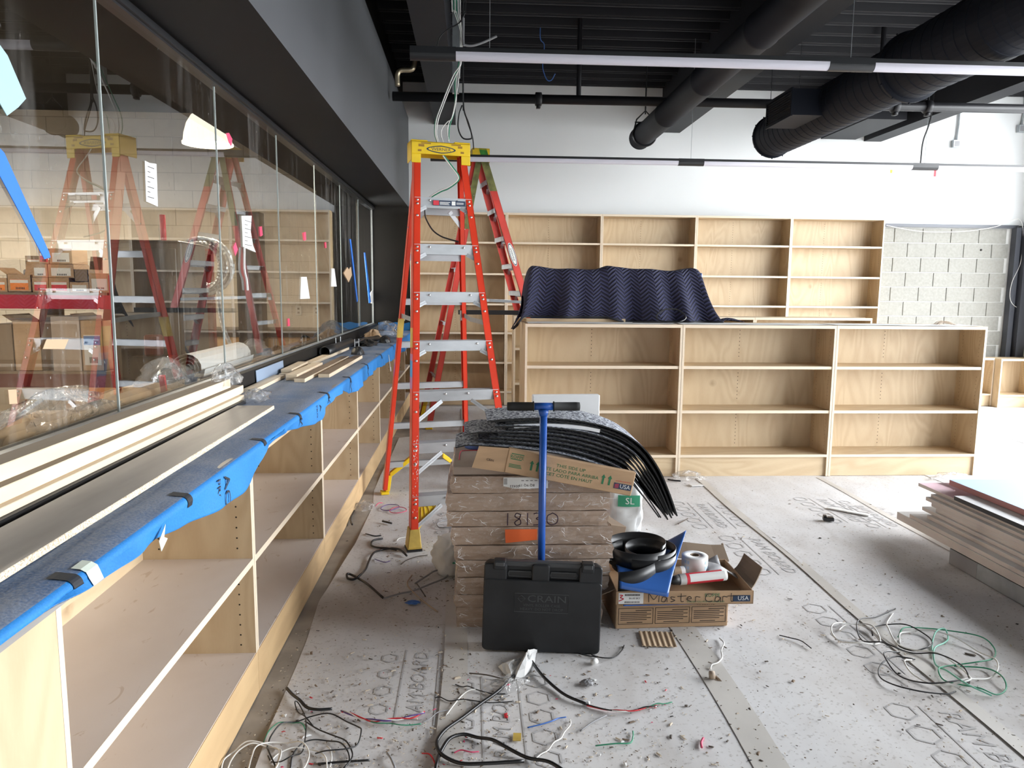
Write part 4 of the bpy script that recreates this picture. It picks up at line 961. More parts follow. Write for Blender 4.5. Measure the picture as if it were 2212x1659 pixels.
text('VINYL ROLLER CASE', .0165, 'case_edge', Me @ Matrix.Translation((-.022, -.028, 0)), cs, 'embossed_lettering', 1.05)
text('HEAVY: DO NOT DROP', .0165, 'case_edge', Me @ Matrix.Translation((-.022, -.045, 0)), cs, 'embossed_lettering', 1.05)

# sacks
def sack(name, label, M, w_, d_, h_, seed, mat, fold=True):
    t = thing(name, label, 'sack', M.translation)
    r = random.Random(seed); nr, na = 12, 28; ph = [r.uniform(0, 6) for _ in range(6)]
    b = MB(M); vs = []; fs = []
    for i in range(nr+1):
        f = i/nr; z = h_*f
        ww = w_*(.92+.10*math.sin(pi*f))*(1-.22*max(0, (f-.7)/.3)); dd = d_*(.85+.28*math.sin(pi*min(1, f*1.15)))*(1-(.9*max(0, (f-.62)/.38)**1.3 if fold else 0))
        for j in range(na):
            a = 2*pi*j/na; ca, sa = math.cos(a), math.sin(a); e = .45
            x = ww/2*math.copysign(abs(ca)**e, ca); y = max(dd, .01)/2*math.copysign(abs(sa)**e, sa)
            cr = .008*math.sin(a*5+f*9+ph[0])+.006*math.sin(a*9-f*14+ph[1])
            vs.append((x+cr*ca, y+cr*sa, z+.006*math.sin(a*3+ph[2])*f))
    for i in range(nr):
        for j in range(na): fs.append((i*na+j, i*na+(j+1) % na, (i+1)*na+(j+1) % na, (i+1)*na+j))
    fs.append(tuple(range(na-1, -1, -1))); fs.append(tuple(nr*na+j for j in range(na)))
    b.add(vs, fs); b.build('sack_body', mat, t, True)
    return t
M2 = rotm((1.0, 4.62, 0), .06, 0, -.12)
sk = sack('cement_sack', 'white and green SL sack standing behind the black coil on the floor', M2, .21, .16, .40, 3, 'sack_paper')
def curved(b, x0, x1, z0, z1, yo, nx=8, nz=4, bul=.02): b.grid(lambda u, v: (x0+(x1-x0)*u, yo-bul*math.sin(pi*min(1, max(0, .5+(x0+(x1-x0)*u)/.24)))-.01*math.sin(pi*(z0+(z1-z0)*v)/.4), z0+(z1-z0)*v), nx, nz, .001)
b = MB(M2); curved(b, -.055, .085, .19, .265, -.078); gb = b.build('green_band', 'cable_green', sk)
text('SL', .062, 'paper_white', M2 @ basis((.02, -.112, .228), (1,0,0), (0,0,1), (0,-1,0)), gb)
M3 = rotm((-.07, 3.95, 0), 0, 0, .5)
s2 = sack('cement_sack', 'half empty white sack slumped beside the left of the carton stack', M3, .25, .2, .19, 5, 'sack_paper', False)
b = MB(M3); b.tube([(x, -.115-.006*math.sin(x*20), .085+.2*x*x-.03*x) for x in [-.09+.018*k for k in range(11)]], .005, 6); b.build('green_stripe', 'cable_green', s2)

# ---------------------------------------------------------------- pile right of the stack
pt = thing('printed_carton', 'brown carton with three printed text boxes at the bottom of the side pile', 'carton', (.93, 3.33, 0))
M4 = rotm((.665, 3.195, 0), 0, 0, math.radians(1.5))
MB(M4).bx(0, .53, 0, .36, .0, .128).build('carton_body', 'cardboard', pt, bevel=.004)
M4f = M4 @ basis((0, -.0006, 0), (1,0,0), (0,0,1), (0,-1,0)); b = MB(M4f); fr_ = MB(M4f)
for k in range(3):
    xa, xb = .012+k*.172, .175+k*.172
    for (a, c, d, e) in ((xa, xb, .022, .024), (xa, xb, .098, .1), (xa, xa+.002, .022, .1), (xb-.002, xb, .022, .1)): fr_.bx(a, c, d, e, 0, .0005)
    for r_ in range(6): b.bx(xa+.010+(.0 if r_ else .07), xb-.01-(.02*(r_ % 2)), .086-r_*.0088, .089-r_*.0088, 0, .0005)
    b.bx(xa+.04, xb-.05, .029, .032, 0, .0005)
fr_.build('printed_frame', 'black_print', pt); b.build('printed_text_lines', 'black_print', pt)
text('WARNING', .018, 'black_print', M4f @ Matrix.Translation((.42, .113, .0006)), pt)
sh = MB(rotm((.66, 3.15, .1295), 0, 0, .03)).bx(.03, .60, .0, .30, 0, .006).build('vinyl_sheet', 'blue_vinyl', None, bevel=.002); tag(sh, 'flat blue vinyl sheet between the two cartons of the side pile', 'vinyl sheet')
oc = thing('open_carton', 'open topped shallow carton with Master written on it, flaps spread, in the side pile', 'carton', (.95, 3.33, .136))
M5 = rotm((.655, 3.155, .1362), 0, 0, math.radians(-1.0)); b = MB(M5)
b.bx(0, .63, 0, .4, 0, .004).bx(0, .63, 0, .004, 0, .062).bx(0, .63, .396, .4, 0, .06).bx(0, .004, 0, .4, 0, .062).bx(.626, .63, 0, .4, 0, .06); b.build('carton_body', 'cardboard', oc)
b = MB(M5); b.grid(lambda u, v: (.628+.085*v, .02+.24*u+.10*v, .062+.050*v*v+.012*v-.02*u*v), 6, 6, .004); b.build('end_flap', 'cardboard_dark', oc)
b = MB(M5); b.grid(lambda u, v: (.25+.40*u, .4+.10*v, .060+.05*v+.01*math.sin(u*5)), 6, 4, .004); b.build('rear_flap', 'cardboard_dark', oc)
b = MB(M5); b.grid(lambda u, v: (.0-.07*v, .03+.3*u, .062-.03*v), 4, 4, .004); b.build('side_flap', 'cardboard_dark', oc)
M5f = M5 @ basis((0, -.0006, 0), (1,0,0), (0,0,1), (0,-1,0))
lb = MB(M5f).bx(.012, .125, .004, .056, 0, .0006).build('shipping_label', 'paper_white', oc)
b = MB(M5f)
for k in range(14): b.bx(.04+k*.005, .0425+k*.005, .008, .016, .0006, .001); b.bx(.04+k*.005, .0435+k*.005, .042, .050, .0006, .001)
b.build('barcode_print', 'black_print', lb); text('BLUE SKY', .012, 'black_print', M5f @ Matrix.Translation((.085, .030, .001)), lb)
strokes(lb, [[(.018, .046), (.03, .044), (.020, .034), (.034, .028), (.014, .018)]], M5f @ Matrix.Translation((0, 0, .0012)), .0022, 'red_print')
hw = []
def wr(x, s, pts): hw.append([(x+px*s, .012+py*.040) for px, py in pts])
wr(.15, .05, [(0, 0), (0, 1), (.45, .3), (.9, 1), (.9, 0)]); wr(.205, .03, [(.9, .5), (.3, .6), (.1, .1), (.6, .05), (.9, .5), (.95, 0)]); wr(.245, .03, [(.8, .55), (.2, .6), (.3, .35), (.8, .2), (.2, 0)])
wr(.285, .03, [(.4, 1), (.4, .1), (.8, .05)]); wr(.28, .04, [(0, .65), (1, .7)]); wr(.32, .03, [(.1, .35), (.8, .4), (.5, .65), (.1, .3), (.8, .05)]); wr(.36, .03, [(.1, 0), (.15, .6), (.8, .55)])
wr(.405, .04, [(.9, .9), (.3, .9), (.1, .3), (.5, 0), (.9, .1)]); wr(.45, .03, [(.9, .5), (.3, .6), (.1, .1), (.6, .05), (.9, .5), (.95, 0)]); wr(.485, .03, [(.1, 0), (.15, .6), (.8, .55)]); wr(.515, .03, [(.4, 1), (.4, .1), (.8, .05)]); wr(.51, .05, [(0, .65), (1, .7)])
strokes(oc, hw, M5f @ Matrix.Translation((0, 0, .0016)), .0016, 'black_print')
text('ROPPE', .024, 'green_print', M5f @ Matrix.Translation((.44, .042, .0008)), oc); text('THANK YOU FOR YOUR ORDER', .012, 'green_print', M5f @ Matrix.Translation((.41, .012, .0008)), oc)
fb_ = MB(M5f).bx(.535, .615, .012, .042, 0, .0006).build('flag_print', 'navy_print', oc); text('USA', .028, 'paper_white', M5f @ Matrix.Translation((.582, .027, .001)), fb_)
# curled blue vinyl sheet lying across the pile
vs_ = MB()
def vf(u, v):
    y = 3.135+.36*v-.02*u*(1-v); x = .668+.215*u+.165*v*u+.02*v
    z = .222+.040*min(1, v/.26)**.55*(1-.25*u)-.035*u*(1-v)**2+.115*v*u*u+.02*math.sin(v*5)*(1-u)
    return (x, y, z)
vs_.grid(vf, 20, 24, .003)
o = vs_.build('vinyl_sheet', 'blue_vinyl', None, True); tag(o, 'curled glossy blue vinyl sheet hanging over the front of the open carton', 'vinyl sheet')
# black rubber cove base coiled on top
cc = V((.79, 3.33, .262)); b = MB(); pts = []
for i in range(150):
    f = i/149; a = -.6+f*2*pi*3.1; r = .095+.034*math.sin(a*.5+.4)+.020*f; pts.append((cc.x+r*math.cos(a)*1.15+.055*f, cc.y+r*math.sin(a)*.9, cc.z+.02-.045*f+.012*math.sin(a*1.0)))
for i in range(26): f = i/25; pts.append((pts[149][0]-.33*f*0.9-.0, pts[149][1]-.20*math.sin(f*1.9)*.9, pts[149][2]-.04*f))
vv = []; ff = []
for i, p in enumerate(pts):
    p = V(p); q = V(pts[min(i+1, len(pts)-1)])-V(pts[max(i-1, 0)]); q.z = 0; n_ = V((-q.y, q.x, 0)).normalized()*.0022
    h0 = .088
    for dz, s in ((0, -1), (0, 1), (h0, 1), (h0, -1)): vv.append(p+n_*s+V((0, 0, dz))+n_*(-2.0*(dz/h0)))
k = len(pts)
for i in range(k-1):
    for j in range(4): ff.append((i*4+j, i*4+(j+1) % 4, (i+1)*4+(j+1) % 4, (i+1)*4+j))
ff += [(3, 2, 1, 0), (k*4-4, k*4-3, k*4-2, k*4-1)]
b.add(vv, ff); o = b.build('rubber_base_coil', 'rubber', None, True); tag(o, 'coil of black rubber wall base resting on the side pile', 'coil')
# label roll
lr = thing('label_roll', 'white roll of labels standing on the side pile at the right', 'roll', (1.075, 3.36, .235))
MB().lathe([(.022, 0), (.062, 0), (.062, .088), (.060, .09), (.022, .09), (.022, 0)], 32, (1.075, 3.36, .2), cap=False).build('roll_body', 'paper_white', lr, True)
MB().lathe([(.019, .001), (.0218, .001), (.0218, .0905), (.019, .0905), (.019, .001)], 20, (1.075, 3.36, .2), cap=False).build('cardboard_core', 'cardboard_dark', lr, True)
b = MB()
for a0 in (-2.7, -2.45, -1.0, -.75):
    for z0 in (.008, .034, .060): b.grid(lambda u, v: (1.075+.0625*math.cos(a0+.16*u), 3.36+.0625*math.sin(a0+.16*u), .2+z0+.016*v), 3, 1)
b.build('label_print', 'label_blue', lr)
MB().lathe([(.03, 0), (.078, 0), (.078, .004), (.03, .004)], 24, (1.06, 3.37, .194)).build('paper_liner', 'paper_white', lr)
# caulk tubes
def caulk(label, p0, p1, body, stripe):
    p0, p1 = V(p0), V(p1); d = (p1-p0).normalized(); t = thing('caulk_tube', label, 'tube', p0.lerp(p1, .5), 'caulk tubes on the side pile')
    L0 = (p1-p0).length; ax = V((0,0,1)).cross(d).normalized(); ay = d.cross(ax)
    MB().lathe([(.0245, 0), (.0255, .002), (.0255, L0-.002), (.0245, L0)], 24, p0, ax, ay, d).build('tube_body', body, t, True)
    MB().lathe([(.0258, .03), (.0258, L0-.02)], 24, p0, ax, ay, d, cap=False).build('label_wrap', stripe, t, True)
    MB().lathe([(.024, 0), (.02, -.03), (.011, -.055)], 16, p0, ax, ay, d).build('shoulder', 'black_plastic', t, True)
    return t, ax, ay, d
ck, ax_, ay_, d_ = caulk('red and white caulk tube with a red cap in front on the side pile', (.955, 3.20, .232), (1.18, 3.225, .243), 'paper_white', 'red_print')
MB().lathe([(.013, -.052), (.015, -.05), (.015, -.10), (.010, -.105)], 5, (.955, 3.20, .232), ax_, ay_, d_).build('cap', 'red_print', ck)
b = MB(); b.grid(lambda u, v: V((.955, 3.20, .232))+d_*(.045+.17*u)+(ax_*math.cos(1.9+1.5*v)+ay_*math.sin(1.9+1.5*v))*.0262, 6, 8); b.build('label_panel', 'paper_white', ck)
ck2, *_ = caulk('cream caulk tube lying behind the curled blue vinyl sheet', (.90, 3.30, .222), (1.01, 3.31, .228), 'paper_white', 'cardboard_pale')
gl = MB(rotm((1.12, 3.30, .215), 0, .12, .25)); gl.grid(lambda u, v: (.18*u, .2*v, .025*math.sin(u*4+v*3)+.02*math.sin(v*7)), 10, 10, .004); tag(gl.build('work_glove', 'cable_grey', None, True), 'crumpled grey rag lying on the open carton by the labels', 'rag')
bb = MB(rotm((.66, 3.72, 0), 0, .25, .3)); bb.bx(0, .10, 0, .2, .0, .33); o = bb.build('label_carton', 'cardboard_dark', None, bevel=.003); tag(o, 'brown carton with a sheet of green printed labels wedged beside the stack', 'carton')
q = MB(rotm((.66, 3.72, 0), 0, .25, .3)).bx(.01, .10, -.001, 0, .15, .27).build('label_sheet', 'paper_white', o); b = MB(rotm((.66, 3.72, 0), 0, .25, .3))
for i in range(3):
    for j in range(4): b.bx(.018+i*.028, .034+i*.028, -.0016, -.001, .16+j*.028, .176+j*.028)
b.build('label_print', 'green_print', q)
cp = MB(rotm((.75, 3.02, .003), 0, 0, -.1)); cp.grid(lambda u, v: (.15*u, .14*v, .004+.002*math.sin(u*40)), 40, 2, .002); tag(cp.build('cardboard_scrap', 'cardboard_pale'), 'scrap of corrugated cardboard on the floor before the side pile', 'cardboard')
# ================================================================ things lying on the counter
CZ = .9815
def plank(name, label, x0, x1, y0, y1, z0, z1, mt, ms, group=None, rz=0.0, bev=.002):
    """board: top face one finish, long sides and ends another"""
    c = V(((x0+x1)/2, (y0+y1)/2, z0)); b = MB(rotm(c, 0, 0, rz)); b.bx(x0-c.x, x1-c.x, y0-c.y, y1-c.y, 0, z1-z0); b.mi = [1, 0, 1, 1, 1, 1]
    o = b.build(name, [mt, ms], None, bevel=bev); return tag(o, label, 'board', group)
# long lumber near the camera
plank('lumber_board', 'topmost pale lumber board at the lower left with grey dusty upper face', -1.238, -1.165, .62, 3.62, 1.062, 1.105, 'pine_dirty', 'pine', 'lumber on the counter')
plank('lumber_board', 'second pale lumber board under the dusty one on the counter', -1.228, -1.135, .62, 3.72, 1.022, 1.0615, 'pine_dirty', 'pine', 'lumber on the counter')
plank('plywood_strip', 'plywood strip with layered edge under the pale lumber on the counter', -1.222, -1.115, .62, 3.66, 1.0, 1.0215, 'pine', 'ply_edge', 'lumber on the counter')
plank('black_strip', 'thin black board at the bottom of the lumber pile on the counter', -1.225, -1.10, .62, 3.64, CZ, .9995, 'black_plastic', 'black_plastic', 'lumber on the counter')
pl = plank('laminate_board', 'grey laminate shelf board with raw chipboard edge lying on the blue felt', -1.075, -.905, .62, 3.46, CZ+.0005, 1.0, 'laminate_grey', 'particleboard', None, .009)
# short plywood strips beyond
for lb, x0, x1, y0, y1, z0, z1, rz in (
        ('short white edged strip lying nearest on the felt, against the black riser', -1.235, -1.165, 4.02, 4.68, CZ, 1.001, .01),
        ('short plywood strip stacked two high beside the grey felt offcut', -1.215, -1.15, 4.72, 5.35, CZ, 1.003, -.01),
        ('upper short plywood strip of the pair beside the grey felt offcut', -1.225, -1.155, 4.78, 5.30, 1.0035, 1.024, .02),
        ('double thick plywood strip in the middle of the short ones', -1.13, -1.06, 4.55, 5.30, CZ, 1.018, -.01),
        ('long plywood strip leading to the black plastic tubes', -1.21, -1.14, 5.40, 6.85, CZ, 1.004, -.025),
        ('broad plywood strip with brown face, second from the felt fold', -1.05, -.985, 4.45, 5.95, CZ, 1.005, -.012),
        ('broad plywood strip with brown face nearest the felt fold', -.955, -.885, 4.68, 6.0, CZ, 1.006, -.012)):
    plank('plywood_strip', lb, x0, x1, y0, y1, z0, z1, 'cardboard_dark' if 'brown' in lb else 'pine', 'pine', 'short plywood strips on the counter', rz)
o = MB(rotm((-1.243, 4.32, CZ), 0, -.05, 0)).bx(0, .004, 0, .62, 0, .085).build('felt_offcut', 'felt_grey'); tag(o, 'grey blue felt offcut standing against the black riser', 'offcut')
# black plastic tubes
def rtube(label, p0, p1, r, cat='tube'):
    p0, p1 = V(p0), V(p1); d = (p1-p0).normalized(); ax = d.orthogonal().normalized(); ay = d.cross(ax); Ln = (p1-p0).length
    t = thing('black_tube', label, cat, p0, 'black plastic things on the counter')
    MB().lathe([(r*.93, 0), (r, 0), (r, Ln*.3), (r*.9, Ln*.34), (r*.9, Ln), (r*.82, Ln), (r*.82, .01), (r*.93, 0)], 24, p0, ax, ay, d, cap=False).build('tube_wall', 'rubber', t, True)
    return t
rtube('thick black plastic tube lying along the riser, open end to the camera', (-1.19, 6.05, CZ+.045), (-1.15, 7.1, CZ+.05), .044)
rtube('thinner black tube crossing behind the thick one', (-1.15, 7.15, CZ+.036), (-.99, 7.9, CZ+.036), .034)
def lump(name, label, c, sx, sy, sz, mat, seed, cat, group=None, n=18, rough=.28):
    r = random.Random(seed); ph = [r.uniform(0, 6.3) for _ in range(9)]; b = MB(); c = V(c)
    def fn(u, v):
        a = 2*pi*u; e = pi/2*v; k = 1+rough*(math.sin(3*a+ph[0])*math.sin(5*e+ph[1])+.6*math.sin(7*a+ph[2]+4*e)+.5*math.sin(11*a-6*e+ph[3]))*math.cos(e*.6)
        return (c.x+sx*k*math.cos(a)*math.cos(e), c.y+sy*k*math.sin(a)*math.cos(e), c.z+.002+sz*(1+rough*math.sin(4*a+ph[4])*.6)*math.sin(e)*(1 if e > .05 else 1))
    b.grid(fn, n*2, n//2); o = b.build(name, mat, None, True); return tag(o, label, cat, group)
lump('black_fitting', 'squat black plastic fitting with two wire pegs near the felt fold', (-.97, 6.35, CZ), .055, .06, .07, 'rubber', 2, 'fitting', 'black plastic things on the counter', rough=.06)
lump('black_fitting', 'crumpled black plastic piece in the middle of the far counter', (-1.03, 7.4, CZ), .09, .20, .05, 'black_plastic', 3, 'plastic', 'black plastic things on the counter')
lump('black_fitting', 'rounded black plastic end piece nearest the stepladder', (-.90, 7.75, CZ), .06, .09, .07, 'rubber', 4, 'fitting', 'black plastic things on the counter', rough=.06)
lump('paper_wad', 'tan crumpled paper wad on the far counter', (-1.07, 8.15, CZ), .09, .15, .10, 'paper_tan', 5, 'paper')
lump('plastic_bag', 'clear plastic bag heap at the far end of the counter', (-.99, 8.7, CZ), .15, .35, .16, 'poly_film', 6, 'plastic bag')
for i, (x, y) in enumerate(((-.985, 6.3), (-.955, 6.33), (-1.17, 6.45), (-1.16, 6.62))):
    tag(MB().tube([(x, y, CZ+.07 if i < 2 else CZ+.09), (x, y, CZ+.135)], .003, 5).build('wire_peg', 'galvanised'), ['left', 'right', 'nearer', 'farther'][i]+' upright wire peg '+('on the squat black fitting' if i < 2 else 'on the thick black tube'), 'peg', 'wire pegs')
lump('plastic_wrap', 'torn clear plastic wrap on the end of the lumber pile', (-1.18, 3.60, 1.08), .06, .10, .09, 'poly_film', 8, 'plastic')
lump('plastic_wrap', 'clear plastic wrap crumpled at the end of the plywood strip', (-1.09, 3.75, CZ), .06, .13, .05, 'poly_film', 9, 'plastic')
for i, (y, lb) in enumerate(((6.9, 'nearer'), (8.6, 'farther'))):
    tag(MB().tube(smoothpts([(-.768, y, .93), (-.762, y+.02, .85), (-.757, y+.04, .78), (-.76, y+.10, .77), (-.765, y+.13, .80)], 4), .004, 5).build('dangling_string', 'cable_white'), lb+' of two white cords dangling from the felt edge', 'cord', 'dangling cords')

# ================================================================ stickers and tape on the glass
def on_glass(name, label, pxs, mat, cat, th=.002, off=.004, group=None, bul=0.0):
    p = [at(x, y, 'x', XG+off) for x, y in pxs]; poly = [(q.y, q.z) for q in p]
    A = sum(a[0]*c[1]-c[0]*a[1] for a, c in zip(poly, poly[1:]+poly[:1]))
    if A < 0: poly.reverse()
    o = MB().prism(poly, 0, th, (0,1,0), (0,0,1), (1,0,0), (XG+off, 0, 0)).build(name, mat); return tag(o, label, cat, group)
on_glass('blue_tape', 'broad strip of bright blue tape slanting down the left of the glass', [(-20, 300), (8, 330), (105, 545), (108, 556), (95, 560), (-20, 345)], 'blue_tape', 'tape', group='blue tape on the glass')
on_glass('blue_tape', 'thin blue tape line on the dark far panes, left one', [(755, 516), (758, 517), (773, 650), (771, 653)], 'blue_tape', 'tape', group='blue tape on the glass')
on_glass('blue_tape', 'thin blue tape line on the dark far panes, right one', [(787, 545), (789, 546), (801, 652), (798, 655)], 'blue_tape', 'tape', group='blue tape on the glass')
o = on_glass('taped_sheet', 'large pale blue sheet taped on the glass at the left edge', [(-60, 20), (-10, 85), (15, 120), (55, 213), (38, 232), (14, 250), (-60, 120)], 'paper_blue', 'sheet')
def sticker(label, pxs, bars=True):
    o = on_glass('paper_label', label, pxs, 'paper_white', 'label', group='paper labels on the glass')
    if bars:
        x0 = min(p[0] for p in pxs); x1 = max(p[0] for p in pxs); y0 = min(p[1] for p in pxs); y1 = max(p[1] for p in pxs); b = MB()
        for k in range(7):
            yy = y0+(y1-y0)*(.12+.11*k); a, c = at(x0+(x1-x0)*.25, yy, 'x', XG+.0065), at(x0+(x1-x0)*(.45 if k % 2 else .75), yy+1, 'x', XG+.0065)
            b.bx(XG+.0062, XG+.0067, min(a.y, c.y), max(a.y, c.y), a.z-.0022, a.z+.0006)
        b.build('label_print', 'black_print', o)
    return o
sticker('tall white barcode label on the second glass pane', [(312, 347), (322, 352), (337, 354), (340, 446), (315, 435)])
sticker('white barcode label with a curled end and a cord below it', [(521, 466), (543, 466), (541, 500), (546, 530), (552, 545), (540, 540), (524, 533), (523, 500)])
tag(MB().tube(smoothpts([at(528, 535, 'x', XG+.012), at(528, 580, 'x', XG+.014), at(533, 605, 'x', XG+.012), at(535, 627, 'x', XG+.012)], 4), .006, 6).build('tape_twist', 'paper_white'), 'twisted white film hanging under the curled barcode label', 'film')
sticker('plain folded white label low on the fourth pane', [(650, 598), (662, 598), (669, 645), (648, 646)], False)
sticker('silver white label with pink corner near the dark panes', [(716, 580), (722, 580), (727, 619), (715, 619)], False)
on_glass('paper_label', 'folded tan and white label on the dark pane', [(742, 590), (750, 577), (753, 582), (758, 576), (760, 594), (753, 610)], 'paper_tan', 'label', group='paper labels on the glass')
sticker('white label at the far lower corner of the glass', [(801, 632), (806, 626), (808, 650), (803, 656), (799, 645)], False)
for lb, pxs in (('pink diamond tag high on the glass beside the lamp', [(488, 288), (494, 287), (501, 300), (499, 319), (493, 305)]), ('pink tag beside the curled barcode label', [(503, 534), (508, 523), (513, 539), (508, 553)]), ('pale pink tag left of the red ladder reflection', [(560, 490), (565, 489), (567, 508), (562, 511)]), ('small pink tag in the middle of the fourth pane', [(655, 503), (660, 501), (661, 518), (657, 520)]), ('low pink tag above the plywood backed counter', [(621, 688), (625, 688), (626, 704), (621, 705)]), ('narrow pink tag on the fifth pane', [(702, 524), (704, 523), (705, 535), (703, 536)])):
    on_glass('pink_tag', lb, pxs, 'pink_tag', 'tag', group='pink tags on the glass')
on_glass('tan_label', 'tan paper label stuck on the first pane above the cartons', [(99, 733), (147, 733), (138, 754), (91, 754)], 'paper_tan', 'label')
on_glass('tan_label', 'small brownish paper scrap low at the left edge of the glass', [(16, 842), (34, 841), (36, 872), (19, 873)], 'paper_tan', 'label')

# ================================================================ store room contents behind the glass
# pallet rack
rk = thing('pallet_rack', 'dark red pallet rack with cartons behind the glass', 'rack', (-3.6, 5.75, 0))
RY0, RY1 = 5.55, 6.25
for y in (RY0, RY1):
    for zt in (1.475, .90):
        MB().bx(-5.3, -2.62, y, y+.05, zt-.10, zt).build('rack_beam', 'rack_red' if zt > 1 else 'dark_red', rk)
    for x in (-5.35, -2.62):
        MB().bx(x, x+.07, y-.01, y+.06, 0, 1.62 if x > -3 else 2.1).build('rack_upright', 'rack_red', rk)
for x in (-5.33, -2.60):
    MB().tube([(x+.02, RY0+.03, .3), (x+.02, RY1, .8)], .015, 6).tube([(x+.02, RY1, .8), (x+.02, RY0+.03, 1.35)], .015, 6).build('rack_brace', 'dark_red', rk)
for zt in (1.4755, .9005): MB().bx(-5.28, -2.64, RY0, RY1+.05, zt, zt+.018).build('rack_deck', 'cardboard_dark', rk)
MB().bx(-5.28, -2.64, RY0, RY1, .33, .36).build('rack_deck', 'cardboard_dark', rk)
# cartons on the rack
def carton(label, x0, x1, z0, h, y0=RY0+.02, d=.22, mat='cardboard', lab=None, opened=False, rz=0.0):
    t = thing('small_carton', label, 'carton', ((x0+x1)/2, y0+d/2, z0), 'cartons in the store room'); c = V(((x0+x1)/2, y0+d/2, z0)); M0 = rotm(c, 0, 0, rz); w2 = (x1-x0)/2
    b = MB(M0)
    if opened:
        b.bx(-w2, w2, -d/2, -d/2+.004, 0, h).bx(-w2, w2, d/2-.004, d/2, 0, h).bx(-w2, -w2+.004, -d/2, d/2, 0, h).bx(w2-.004, w2, -d/2, d/2, 0, h).bx(-w2, w2, -d/2, d/2, 0, .004)
        b.build('carton_body', mat, t)
        q = MB(M0); q.add([(-w2, d/2, h), (w2, d/2, h), (w2*.9, d/2+.02, h+.10), (-w2*.9, d/2+.02, h+.10)], [(0, 1, 2, 3)]); q.build('flap', mat, t)
        q = MB(M0); q.add([(-w2, -d/2, h), (-w2, d/2, h), (-w2-.07, d/2, h+.05), (-w2-.07, -d/2, h+.05)], [(0, 1, 2, 3)]); q.build('flap', mat, t)
    else: b.bx(-w2, w2, -d/2, d/2, 0, h); b.build('carton_body', mat, t, bevel=.002)
    if lab:
        q = MB(M0); q.bx(-w2*.75, w2*.75, -d/2-.001, -d/2, h*.12, h*.72); lo = q.build('carton_label', lab[0], t)
        q = MB(M0)
        if len(lab) > 1: q.bx(-w2*.75, w2*.75, -d/2-.0016, -d/2-.001, h*.52, h*.70); q.build('label_band', lab[1], lo); q = MB(M0)
        for k in range(6): q.bx(-w2*.3+k*w2*.13, -w2*.3+k*w2*.13+w2*.07, -d/2-.0018, -d/2-.001, h*.16, h*.28)
        q.build('label_print', 'black_print', lo)
    return t
def XA(px): return at(px, 640, 'y', RY0).x
Z0 = 1.494
def cz(a, b_): return XA(a), XA(b_)
W_ = ('paper_white',); OR = ('orange_print', 'paper_white'); RD = ('red_print', 'paper_white')
for lb, a, c, z, h, lab, op in (
    ('open carton with orange label at the left end of the rack', 14, 66, Z0, .125, OR, True), ('carton at the far left edge of the red rack', -30, 14, Z0, .10, OR, False),
    ('carton with pale red label below the stacked pair on the rack', 68, 103, Z0, .105, RD, False), ('carton with pale red label right of its twin on the rack', 104, 148, Z0, .105, RD, False),
    ('white labelled carton in the middle layer, left', 70, 103, Z0+.107, .095, W_, False), ('white labelled carton in the middle layer, right', 104, 160, Z0+.107, .095, W_, False),
    ('carton on top of the rack stack with the tape end before it', 86, 108, Z0+.204, .11, RD, False), ('square carton on the very top of the rack stack', 109, 158, Z0+.204, .11, W_, False),
    ('grey box behind the open carton on the rack', 10, 56, Z0+.17, .10, RD, False),
    ('purple and white carton low on the rack', 149, 190, Z0, .075, W_, False), ('open dark carton on the purple one', 160, 190, Z0+.077, .09, None, True), ('carton with large white print by the rack upright', 191, 236, Z0, .14, W_, False)):
    y0 = RY0+.02+(.26 if 'behind' in lb else 0)
    x0, x1 = cz(a, c); carton(lb, x0, x1, z, h, y0, .22, 'cardboard' if 'dark' not in lb and 'grey' not in lb else 'cardboard_dark', lab, op)
tag(box('grey_bin', 'cable_grey', (cz(10, 56)[0]-.02, cz(10, 56)[1]+.02, RY0+.27, RY0+.52, Z0, Z0+.168), bevel=.01), 'plain grey bin behind the open carton on the rack', 'bin')
Z1 = .919
for lb, a, c, h, lab, op, mt in (('tall open orange brown carton on the lower rack deck', 16, 76, .36, None, True, 'cardboard'), ('closed pale carton in the middle of the lower rack deck', 100, 162, .40, None, False, 'cardboard_grey'), ('carton with white and blue shipping label on the lower rack deck', 164, 212, .37, ('paper_white', 'blue_print'), True, 'cardboard'), ('grey carton at the left edge of the lower rack deck', -40, 14, .34, None, False, 'cardboard_dark')):
    x0, x1 = cz(a, c); carton(lb, x0, x1, Z1, h, RY0+.03, .34, mt, lab, op)
# cartons on the floor level near the partition
carton('carton with wire lettering low at the left edge behind the glass', -2.55, -1.95, .36, .42, 3.05, .4, 'cardboard', None, True)
kc = bpy.data.objects[[o.name for o in bpy.data.objects if o.get('label', '').startswith('carton with wire')][0]]
text('CITY WIRE', .085, 'black_print', basis((-2.2, 3.049, .50), (1,0,0), (0,0,1), (0,-1,0)), kc)
tag(box('crate', 'dark_cabinet', (-2.9, -1.85, 3.0, 3.6, 0, .358)), 'dark crate under the wire carton behind the glass', 'crate')
lump('dark_bag', 'dark slumped bag beside the wire carton behind the glass', (-1.72, 3.5, .62), .18, .3, .22, 'dark_cabinet', 12, 'bag')
tag(box('crate', 'dark_cabinet', (-1.83, -1.40, 3.0, 4.1, 0, .618)), 'dark crate under the slumped bag behind the glass', 'crate')
